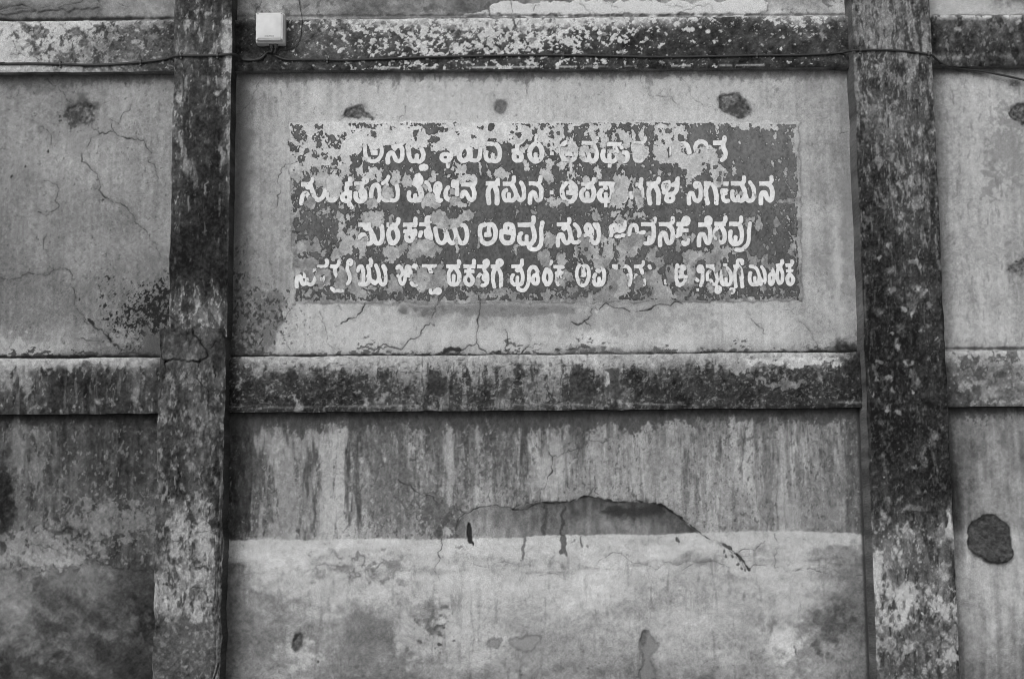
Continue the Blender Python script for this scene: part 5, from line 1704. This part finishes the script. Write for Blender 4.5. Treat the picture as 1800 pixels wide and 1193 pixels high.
LET[4] += [(5, '''48: 162,1000 160,900 185,850 210,860 225,930 250,975 285,960 295,900
46: 260,870 275,800 270,720
48: 300,950 340,978 385,950 388,880
46: 360,800 400,770
44: 450,735 540,735
48: 550,720 565,690 555,655
46: 480,900 470,960 520,975 540,920 530,880
44: 440,800 430,900
50=: 600,735 700,735
44: 690,730 715,700 715,665
50: 660,750 670,830 690,870
54: 640,1040 700,1060 760,1050
46: 620,1020 660,1060
44: 870,650 825,670 835,715 880,710 885,665
48: 830,720 820,780 860,850 860,920 830,960
50: 965,790 985,730 1025,740 1040,830 1040,930 1010,980 985,960
50: 1095,740 1120,840 1110,940 1060,985 1010,975
46=: 1075,735 1150,720
50: 1130,720 1145,680 1130,650
50: 1100,860 1150,940 1190,960
50: 1200,720 1235,800 1240,900 1200,950 1160,930
48: 1240,880 1270,970 1310,980 1335,920 1330,820 1295,735
48: 1300,730 1330,780
46: 1480,745 1530,740 1550,800 1530,860 1490,860
44: 1475,760 1500,725
44: 1510,870 1510,930 1550,980 1580,930 1590,820 1600,740 1635,730 1650,790 1630,860
48: 1690,740 1730,740
50: 1665,950 1690,980 1740,975 1760,940
44: 1660,800 1650,900'''),
(6, '''50: 0,720 20,760
50: 0,970 25,950
46=: 85,730 290,730
48: 180,740 200,800 240,860 230,930 150,970 120,960
50: 300,780 360,830 370,930
44: 200,1045 200,1085 245,1085 262,1050
44: 262,1050 285,1088 320,1080 325,1040 290,1030
50=: 405,735 590,735
46: 560,730 580,700 570,660
52: 480,760 435,820 435,900 460,975 500,960
46: 505,860 505,960
52: 505,975 560,970 580,900 575,820 530,760
50=: 630,735 790,735
48: 750,730 775,700 770,660
44=: 640,800 775,800
50: 705,740 705,820
52: 700,840 655,880 655,950 700,980 750,960 755,890 710,840
48=: 810,735 940,735
46: 935,720 895,690 915,655 955,660 955,715 920,735
50: 900,740 905,790 940,830 950,910 930,980 880,985
46: 845,840 815,880 830,930
46: 900,850 890,900 930,920
50=: 990,735 1110,735
46: 1110,720 1070,690 1090,650 1130,660 1135,710 1090,735
52: 1060,750 1020,810 1015,900 1035,1000
52: 1080,750 1115,810 1130,900 1125,1000
48=: 1255,735 1400,735
48: 1380,730 1405,700 1400,655
44: 1325,785 1340,795
48: 1280,850 1260,880 1265,940 1300,980 1335,965
44: 1340,880 1340,960
50: 1345,975 1390,975 1410,900 1405,820 1370,755
50: 1345,1015 1370,1050 1430,1050 1475,990 1490,900 1490,800 1520,740 1570,740 1605,800
50: 1600,840 1545,860 1540,940 1580,975 1615,930 1610,860 1580,845
52: 1720,770 1685,830 1690,930 1730,970 1770,950 1790,880 1770,800 1720,770'''),
(7, '''46: 0,690 60,710 70,670
48: 0,790 50,820 60,900 40,970 0,975
46: 120,740 220,745
44: 140,820 225,815
48: 175,750 170,830
48: 150,850 145,920 155,970
48: 200,830 220,890
46: 440,720 405,760 400,850 420,940 470,990 520,980 555,900 560,790 530,730 490,730
50: 480,760 495,850
54=: 460,845 525,845
56: 675,790 690,795
48: 640,840 620,880 625,950 660,985 690,960
44: 690,890 690,960
50: 695,980 740,970 758,900 760,820 735,750
48=: 860,730 940,730
48: 900,745 910,765
46: 880,960 900,965
46: 1000,735 1060,730 1105,790 1110,900 1090,980
44: 1070,850 1110,860
48=: 1150,735 1270,735
46: 1250,730 1275,705 1270,675
48: 1240,750 1260,820
46: 1180,850 1170,880
46: 1290,920 1280,970
44: 1350,730 1360,760
44: 1410,900 1395,960 1360,985
44: 1560,920 1565,950
46: 1720,725 1700,800 1700,900 1720,960 1750,985
44: 1755,800 1790,870
50=: 1740,870 1790,870'''),
(8, '''46: 0,720 10,740
46: 50,740 90,730 100,770 60,780 65,860
40=: 15,865 100,865
46: 0,970 60,975 110,930 120,870
46: 310,800 280,810 275,750 300,725 330,740 335,830 335,920 310,985
44: 250,900 270,920
40=: 248,1045 290,1045
46=: 375,730 490,730
44: 400,910 390,830 430,800
46: 440,740 500,780 520,850 530,920 500,980 460,960 445,920
44: 525,1000 500,1050 530,1085 565,1060 560,1010 525,1005
48: 590,800 580,860 580,930 605,980 640,970
44: 645,890 645,960
48: 645,975 690,975 710,910 705,820 660,760
44=: 600,720 660,720
40: 700,1030 745,1030 740,1075 700,1085
46: 790,700 800,650 850,650 855,695
40=: 735,735 800,725
46: 770,760 755,850 770,1000
48: 840,880 855,1000
46: 800,720 845,780 850,880
48: 960,820 945,880 960,960 1000,980 1020,960
40: 1020,880 1020,950
46: 1020,970 1070,970 1080,880 1060,790 1020,740 960,735
46: 1080,870 1110,940 1100,970
46: 1110,740 1145,790 1155,880 1145,950
46: 1245,770 1265,850 1260,950 1230,975 1210,930 1210,850 1240,820
46=: 1295,725 1380,715
46: 1360,715 1380,690 1375,665
46: 1330,740 1310,820 1315,920 1350,970 1385,920 1385,820 1350,740
44=: 1415,720 1520,715
46: 1490,715 1515,690 1505,665
40=: 1425,790 1530,790
46: 1475,730 1475,800
48: 1475,830 1440,880 1450,950 1485,975 1520,940 1520,880 1480,830''')]

GS = 1.0
c0 = PANEL_UP.conv([(500, 207)])[0]
c1 = PANEL_UP.conv([(1416, 536)])[0]
SU = np.arange(c0[0], c1[0], GS)
SV = np.arange(c0[1], c1[1], GS)
GUS, GVS = np.meshgrid(SU, SV)


def swin(P, pad):
    a = np.searchsorted(SU, [P[:, 0].min() - pad, P[:, 0].max() + pad])
    b = np.searchsorted(SV, [P[:, 1].min() - pad, P[:, 1].max() + pad])
    return slice(b[0], b[1]), slice(a[0], a[1])


def sn(su, sv=None, octs=4, seed=0, gain=.6):
    return fbm(SU, SV, su, sv, octs, 5000 + seed, gain)


WX, WY = sn(11, octs=4, seed=1), sn(11, octs=4, seed=2)
RAG = 1.3 * sn(6, 11, 4, 3) + 1.1 * sn(3.0, 5, 2, seed=4) + .6 * sn(3.0, 26, 2, 5)
border = chaikin(PANEL_UP.conv([(511, 218), (700, 217), (900, 217), (1100, 216), (1300, 216), (1399, 219), (1401, 300), (1403, 400), (1405, 527), (1250, 528), (1000, 528), (800, 528), (520, 529), (514, 450), (511, 330)]), True, 0)
PF = sd_poly(GUS + .5 * WX, GVS + .5 * WY, border) + .35 * RAG
PF = np.clip(PF, -20, 20)
for src, sign in ((PEEL, 1), (ISLE, -1)):
    for t, block in src.items():
        for row in block.split('\n'):
            P = chaikin(PANEL_UP.conv(tile(t, row)), True, 1)
            sl = swin(P, 14)
            wv = 1.7 if sign > 0 else 1.0
            d = sd_poly(GUS[sl] + wv * WX[sl], GVS[sl] + wv * WY[sl], P) + (RAG[sl] if sign > 0 else RAG[sl] * .6)
            PF[sl] = np.minimum(PF[sl], -d) if sign > 0 else np.maximum(PF[sl], d + 1.5)
PF0 = PF.copy()
# small flaking over the whole field, more of it towards the left and the lower edge
pu = (GUS - c0[0]) / (c1[0] - c0[0])
pv = (GVS - c0[1]) / (c1[1] - c0[1])
sm = .022 + .055 * np.exp(-(pu / .2) ** 2) + .07 * np.exp(-((pv - 1) / .10) ** 2) + .05 * np.exp(-((pu - 1) / .03) ** 2) + .03 * np.exp(-((pu - .62) / .2) ** 2) + .05 * np.exp(-((pv - 0) / .05) ** 2)
near = np.exp(-np.clip(PF, 0, None) / 7)
sp = (sm * 1.15 * (1 + 1.6 * near) - uni(sn(5, 7.5, 4, 7, .7))) * 12
PF = np.minimum(PF, -sp)
sp3 = (sm * .9 * (1 + 2.2 * near) - uni(sn(3.2, 4.4, 2, 9))) * 12
PF = np.minimum(PF, -sp3)
sp2 = (.05 * np.exp(-np.clip(-PF, 0, None) / 6) + .012 - uni(sn(4.2, octs=3, seed=8))) * 12     # crumbs of paint left on the bared plaster
inside = sd_poly(GUS, GVS, border)
PF = np.where(inside > 2, np.maximum(PF, np.minimum(sp2, 2)), PF)


def marching(F):
    """polygons of the region F > 0 with interpolated edges: (co in grid units, loops, starts, rim segments)"""
    ny, nx = F.shape
    pos = F > 0
    nodes = np.arange(ny * nx).reshape(ny, nx)
    h = nodes + ny * nx
    v = nodes + 2 * ny * nx
    jj, ii = np.meshgrid(np.arange(nx), np.arange(ny))
    eps = 1e-9
    th = np.zeros_like(F); th[:, :-1] = F[:, :-1] / (F[:, :-1] - F[:, 1:] + np.where(F[:, :-1] == F[:, 1:], eps, 0))
    tv = np.zeros_like(F); tv[:-1] = F[:-1] / (F[:-1] - F[1:] + np.where(F[:-1] == F[1:], eps, 0))
    th, tv = np.clip(th, .02, .98), np.clip(tv, .02, .98)
    allx = np.concatenate([jj.ravel(), (jj + th).ravel(), jj.ravel()])
    ally = np.concatenate([ii.ravel(), ii.ravel(), (ii + tv).ravel()])
    a, b, c, d = nodes[:-1, :-1], nodes[:-1, 1:], nodes[1:, 1:], nodes[1:, :-1]     # tl tr br bl
    E = [h[:-1, :-1], v[:-1, 1:], h[1:, :-1], v[:-1, :-1]]                            # top right bottom left
    code = pos[:-1, :-1] * 1 + pos[:-1, 1:] * 2 + pos[1:, 1:] * 4 + pos[1:, :-1] * 8
    C = [a, b, c, d]
    polys, rims = [], []
    for k in range(1, 16):
        m = code == k
        if not m.any():
            continue
        ins = [bool(k >> q & 1) for q in range(4)]
        if k in (5, 10):
            for q in (0, 2) if k == 5 else (1, 3):
                polys.append(np.stack([C[q][m], E[q][m], E[(q + 3) % 4][m]], -1))
                rims.append(np.stack([E[q][m], E[(q + 3) % 4][m]], -1))
            continue
        ring, out = [], []
        for q in range(4):
            if ins[q]:
                ring.append(C[q][m])
            if ins[q] != ins[(q + 1) % 4]:
                ring.append(E[q][m]); out.append(E[q][m])
        polys.append(np.stack(ring, -1))
        if out:
            rims.append(np.stack(out, -1))
    return allx, ally, polys, (np.vstack(rims) if rims else np.zeros((0, 2), int))


PX, PVV = PANEL_UP.U, PANEL_UP.V


def panel_relief(u, v):
    cx = np.interp(u, PX, np.arange(len(PX)))
    cy = np.interp(v, PVV, np.arange(len(PVV)))
    i = np.clip(cy.astype(int), 0, len(PVV) - 2); j = np.clip(cx.astype(int), 0, len(PX) - 2)
    fy, fx = cy - i, cx - j
    D = PANEL_UP.D
    return D[i, j] * (1 - fy) * (1 - fx) + D[i, j + 1] * (1 - fy) * fx + D[i + 1, j] * fy * (1 - fx) + D[i + 1, j + 1] * fy * fx


def film(name, F, T, lift, thick, mat, parent, curl=None, label=None):
    """a coat of paint lying lift millimetres proud of the plaster, with its own thickness at every torn edge"""
    ax, ay, polys, rims = marching(F)
    used = np.unique(np.concatenate([p.ravel() for p in polys]))
    new = np.full(len(ax), -1)
    new[used] = np.arange(len(used))
    gx, gy = ax[used], ay[used]
    u = SU[0] + gx * GS
    v = SV[0] + gy * GS
    i = np.clip(np.round(gy).astype(int), 0, len(SV) - 1); j = np.clip(np.round(gx).astype(int), 0, len(SU) - 1)
    y = -(panel_relief(u, v) + lift + (curl[i, j] if curl is not None else 0)) * .001
    tone = T[i, j]
    co = np.stack([u * S, y, -v * S], -1)
    loops, starts, at = [], [], 0
    for p in polys:
        q = new[p][:, ::-1]
        loops.append(q.ravel())
        starts.append(at + np.arange(len(q)) * q.shape[1])
        at += q.size
    rv = np.unique(rims)
    back = {k: len(co) + n for n, k in enumerate(rv)}
    bmap = np.full(len(ax), -1); bmap[rv] = len(co) + np.arange(len(rv))
    bco = co[new[rv]].copy(); bco[:, 1] += thick * .001
    co = np.vstack([co, bco]); tone = np.concatenate([tone, tone[new[rv]] * .9])
    q = np.stack([new[rims[:, 0]], new[rims[:, 1]], bmap[rims[:, 1]], bmap[rims[:, 0]]], -1)
    loops.append(q.ravel()); starts.append(at + np.arange(len(q)) * 4)
    o = raw_mesh(name, co, np.concatenate(loops), np.concatenate(starts), albedo(tone), mat, parent, smooth=False)
    return prop(o, label=label)


sign = bpy.data.objects.new('painted_sign', None)
link(sign)
sc_ = unproj(np.array([(960, 530)]), 0.0)[0]
sign.location = (0, 0, 0)
prop(sign, label='peeling dark painted sign with four rows of white Kannada lettering on the plaster', category='sign', kind='thing')
PT = 89 + 12 * sstep(.6, 1, pu) * sstep(.7, .2, pv) - 5 * sstep(.5, 1, pv) + 3.5 * sn(14, 30, 4, 20) + 3 * sn(3.4, octs=2, seed=21)
PT = PT - 14 * np.exp(-np.clip(PF, 0, None) / 1.4)
CURL = 1.1 * np.exp(-np.clip(PF, 0, None) / 2.5) * sstep(-.2, 1.2, sn(18, octs=3, seed=22))
film('paint_field', PF, PT, 1.0, 2.2, M_PAINT, sign, CURL, 'dark painted ground of the sign, torn into patches')

LT0 = 204 + 4 * sn(20, octs=3, seed=30) + 3 * sn(3.5, octs=2, seed=31)
wear = (.006 + .03 * np.exp(-np.clip(PF, 0, None) / 5) - uni(sn(4.5, octs=3, seed=33))) * 12
N_LET = 0
for k in (1, 2, 3, 4):
    strokes = []
    for t, block in LET[k]:
        for row in block.split('\n'):
            w, pts = row.split(':')
            flat = w.endswith('=')
            w = float(w.rstrip('=')) * TS / 2 + .22
            P = PANEL_UP.conv(tile(t, pts))
            if flat:
                a, b = P[0], P[1]
                sl = swin(P, w + 6)
                d = b - a; L = np.hypot(*d); d = d / L
                gx, gy = GUS[sl] - a[0] + .25 * WX[sl], GVS[sl] - a[1] + .25 * WY[sl]
                lx = gx * d[0] + gy * d[1]; ly = -gx * d[1] + gy * d[0]
                f = np.minimum(np.minimum(lx, L - lx), w - np.abs(ly))
            else:
                P = chaikin(P, False, 2) if len(P) > 2 else P
                sl = swin(P, w + 6)
                f = w - sd_line(GUS[sl] + .25 * WX[sl], GVS[sl] + .25 * WY[sl], P)
            F = np.full(GUS.shape, -20.0)
            F[sl] = f
            strokes.append((F, F > -1.3))
    letters = []                                           # strokes that touch make one letter
    for F, m in strokes:
        hit = [q for q in letters if (q[1] & m).any()]
        letters = [q for q in letters if not (q[1] & m).any()]
        for q in hit:
            F, m = np.maximum(F, q[0]), m | q[1]
        letters.append((F, m))
    letters.sort(key=lambda q: np.nonzero(q[1].any(0))[0].mean())
    for LF, m in letters:
        LF = LF + .10 * RAG
        LF = np.minimum(np.minimum(LF, PF0 + 1.9), -wear)
        if (LF > 0).sum() > 6:
            film('letter', LF, LT0 - 16 * np.exp(-np.clip(PF, 0, None) / 1.2), 1.9, 1.2, M_LETTER, sign, CURL)
            N_LET += 1
print('letters', N_LET)
# ----------------------------------------------------------------- junction box and cables
M_BOX = plain('white_plastic', 0.66, 0.6, 0.10, 26.0, 0.2)
M_BOXDARK = plain('grey_print', 0.36, 0.6, 0.2, 300.0)
M_RUBBER = plain('black_cable', 0.035, 0.6, 0.3, 120.0)
M_GLAND = plain('dark_plastic_gland', 0.08, 0.5, 0.2, 80.0)
M_SCREW = plain('dull_steel', 0.3, 0.4, 0.2, 80.0)


def slab(bm, x0, x1, z0, z1, y0, y1, bev=0.004, seg=3):
    r = bmesh.ops.create_cube(bm, size=1.0)
    for v in r['verts']:
        v.co = ((x0 + x1) / 2 + v.co.x * (x1 - x0), (y0 + y1) / 2 + v.co.y * (y1 - y0), (z0 + z1) / 2 + v.co.z * (z1 - z0))
    if bev:
        bmesh.ops.bevel(bm, geom=list({e for v in r['verts'] for e in v.link_edges}), offset=bev, segments=seg, profile=0.6, affect='EDGES')


p0 = unproj(np.array([(448.5, 21)]), YB - .055)[0]
p1 = unproj(np.array([(499, 73)]), YB - .055)[0]
bx0, bx1, bz1, bz0 = p0[0], p1[0], p0[2], p1[2]
box = bpy.data.objects.new('junction_box', None)
link(box)
box.location = ((bx0 + bx1) / 2, YB, bz0)
prop(box, label='small white plastic junction box with rounded corners on the dark top beam', category='junction box', kind='thing')
ox, oy, oz = box.location
bm = bmesh.new()
slab(bm, bx0 - ox, bx1 - ox, bz0 - oz, bz1 - oz, -0.040, 0.004, 0.007, 4)
body = bm_obj('body', bm, M_BOX, box, True)
bm = bmesh.new()
slab(bm, bx0 - ox + .003, bx1 - ox - .003, bz0 - oz + .004, bz1 - oz - .003, -0.056, -0.0425, 0.0065, 4)
slab(bm, bx0 - ox + .010, bx1 - ox - .010, bz0 - oz + .011, bz1 - oz - .014, -0.0585, -0.0555, 0.0012, 2)
lid = bm_obj('lid', bm, M_BOX, box, True)
cx = (bx0 + bx1) / 2 - ox
bm = bmesh.new()
rn = random.Random(4)
xx = cx - .016
while xx < cx + .014:                                     # a smudged line of tiny print
    w = rn.uniform(.002, .004)
    slab(bm, xx, xx + w, .0165 + rn.uniform(-.0008, .0008), .0205 + rn.uniform(-.001, .001), -0.0592, -0.0583, 0, 1)
    xx += w + rn.uniform(.0006, .0016)
bm_obj('maker_print', bm, M_BOXDARK, lid)
for sx in (-1, 1):
    for zz_ in (.0075, bz1 - bz0 - .008):
        bm = bmesh.new()
        bmesh.ops.create_cone(bm, cap_ends=True, segments=16, radius1=.0026, radius2=.0022, depth=.0016, matrix=mathutils.Matrix.Translation((cx + sx * .0415, -.0566, zz_)) @ mathutils.Matrix.Rotation(math.pi / 2, 4, 'X'))
        slab(bm, cx + sx * .0415 - .002, cx + sx * .0415 + .002, zz_ - .0003, zz_ + .0003, -.0578, -.0570, 0, 1)
        bm_obj('screw', bm, M_SCREW, lid)
bm = bmesh.new()
slab(bm, bx0 - ox - .0022, bx0 - ox + .002, .045, .058, -.045, -.030, .0008, 1)
bm_obj('latch', bm, M_GLAND, box)
GL = []
for gx in (cx + .002, cx + .018):
    bm = bmesh.new()
    bmesh.ops.create_cone(bm, cap_ends=True, segments=20, radius1=.0075, radius2=.0085, depth=.008, matrix=mathutils.Matrix.Translation((gx, -.02, -.003)))
    bmesh.ops.create_cone(bm, cap_ends=True, segments=6, radius1=.0062, radius2=.0062, depth=.007, matrix=mathutils.Matrix.Translation((gx, -.02, -.0095)))
    bm_obj('cable_gland', bm, M_GLAND, box)
    GL.append((gx + ox, YB - .02, bz0 - .012))


def tube(name, pts, r, mat, parent=None, sides=10):
    """swept round cable through world points"""
    P = [np.array(p, float) for p in pts]
    out = []
    for i in range(len(P) - 1):
        a, b, c, d = P[max(i - 1, 0)], P[i], P[i + 1], P[min(i + 2, len(P) - 1)]
        n = max(3, int(np.linalg.norm(c - b) / .006))
        for k in range(n):
            t = k / n
            out.append(.5 * (2 * b + (c - a) * t + (2 * a - 5 * b + 4 * c - d) * t * t + (3 * b - a - 3 * c + d) * t ** 3))
    out.append(P[-1])
    Q = np.array(out)
    tg = np.gradient(Q, axis=0)
    tg /= np.linalg.norm(tg, axis=1)[:, None] + 1e-12
    ref = np.array([0, 1.0, 0])
    n1 = np.cross(tg, ref); n1 /= np.linalg.norm(n1, axis=1)[:, None] + 1e-9
    n2 = np.cross(tg, n1)
    ang = np.linspace(0, 2 * math.pi, sides, endpoint=False)
    co = (Q[:, None] + r * (np.cos(ang)[None, :, None] * n1[:, None] + np.sin(ang)[None, :, None] * n2[:, None])).reshape(-1, 3)
    idx = np.arange(len(Q) * sides).reshape(len(Q), sides)
    q = np.stack([idx[:-1], np.roll(idx[:-1], -1, 1), np.roll(idx[1:], -1, 1), idx[1:]], -1).reshape(-1, 4)
    loops = np.concatenate([q.ravel(), idx[0][::-1], idx[-1]])
    starts = np.concatenate([np.arange(len(q)) * 4, [len(q) * 4, len(q) * 4 + sides]])
    return raw_mesh(name, co, loops, starts, None, mat, parent)


def at(x, y, depth):
    return unproj(np.array([(x, y)], float), depth)[0]


def clip(parent, p):
    bm = bmesh.new()
    for sg in (-1, 1):
        slab(bm, p[0] - .0035, p[0] + .0035, p[2] + sg * .0085 - .0035, p[2] + sg * .0085 + .0035, p[1] - .002, p[1] + .006, .0008, 1)
    bmesh.ops.create_cone(bm, cap_ends=True, segments=14, radius1=.0068, radius2=.0068, depth=.006, matrix=mathutils.Matrix.Translation((p[0], p[1] - .001, p[2])) @ mathutils.Matrix.Rotation(math.pi / 2, 4, 'Y'))
    bmesh.ops.create_cone(bm, cap_ends=True, segments=10, radius1=.0017, radius2=.0014, depth=.003, matrix=mathutils.Matrix.Translation((p[0], p[1] - .0035, p[2] + .0085)) @ mathutils.Matrix.Rotation(math.pi / 2, 4, 'X'))
    bm_obj('cable_clip', bm, M_GLAND, parent)


def cable(name, label, pts, r, clips):
    root = bpy.data.objects.new(name, None)
    link(root)
    prop(root, label=label, category='cable', kind='thing')
    tube('sheath', pts, r, M_RUBBER, root)
    for c in clips:
        clip(root, c)


R_ = .0046
yb, yp = YB - R_ - .001, YP - R_ - .001
ext = at(0, 112.5, yb)
cable('cable', 'thick black cable running from the white junction box across the left pillar to the left',
      [(-4.5, yb, ext[2] - .03), (-3.2, yb, ext[2] - .01)] + [at(*p, yb) for p in ((-60, 112), (0, 112.5), (50, 112), (106, 113), (150, 114.5), (190, 114), (248, 109.5), (285, 105), (300, 101.5))]
      + [at(308, 99, yp)] + [at(*p, yp) for p in ((318, 98), (345, 98), (380, 97.5), (396, 96), (407, 95.5))]
      + [at(417, 98, yp + .03), at(424, 104, yb), at(436, 106, yb), at(450, 105.5, yb), at(460, 102, yb), at(470, 92, yb), (GL[0][0], GL[0][1] + .004, GL[0][2] - .012), GL[0]], R_,
      [at(106, 113, yb), at(247, 109.5, yb), at(318, 98, yp), at(382, 97.4, yp)])
cable('cable', 'black cable running right from the junction box along the beam, across the right pillar',
      [GL[1], (GL[1][0] - .004, GL[1][1] + .004, GL[1][2] - .014)] + [at(*p, yb) for p in ((482, 96), (490, 101), (505, 105), (540, 105), (575, 105), (600, 106), (640, 105), (690, 103), (740, 101), (800, 99.5), (870, 98), (960, 97), (1050, 98), (1130, 100), (1200, 100), (1260, 99), (1330, 97.5), (1400, 97), (1450, 95), (1482, 92.5))]
      + [at(1497, 89.5, yp), at(1510, 88.5, yp), at(1545, 88, yp), at(1580, 89, yp), at(1610, 92, yp), at(1633, 96, yp), at(1641, 100, yp + .03), at(1652, 109, yb), at(1668, 116, -.03), at(1690, 121, -.02), at(1725, 125, -.02), at(1760, 132, -.02), at(1800, 141, -.02), at(1860, 158, -.02), at(1960, 182, -.02), np.array([2.6, -.02, 2.99]), np.array([3.4, -.02, 3.02]), np.array([4.5, -.02, 3.1])], .0038,
      [at(575, 105, yb), at(990, 97.3, yb), at(1330, 97.5, yb), at(1512, 88.5, yp), at(1632, 96, yp)])
cable('wire', 'thin dark wire hanging from above the top beam beside the junction box',
      [at(520, -260, -.008), at(522, -120, -.008), at(524, -20, -.008), at(527, 10, -.008), at(530, 26, -.03), at(531, 34, YB - .004), at(530, 50, YB - .004), at(528, 66, YB - .004), at(522, 78, YB - .004), at(510, 86, YB - .004), at(497, 88, YB - .006), at(489, 85, YB - .01), (GL[1][0] + .004, GL[1][1] + .006, GL[1][2] + .002)], .0014, [])
# ----------------------------------------------------------------- ground
bm = bmesh.new()
bmesh.ops.create_grid(bm, x_segments=60, y_segments=60, size=150.0)
g = bm_obj('ground', bm, plain('pale_dry_earth', 0.36, 0.95, 0.25, 3.0, 0.2))
g.location = (0, 0, -0.004)
prop(g, kind='structure', label='bare pale earth in front of the wall')
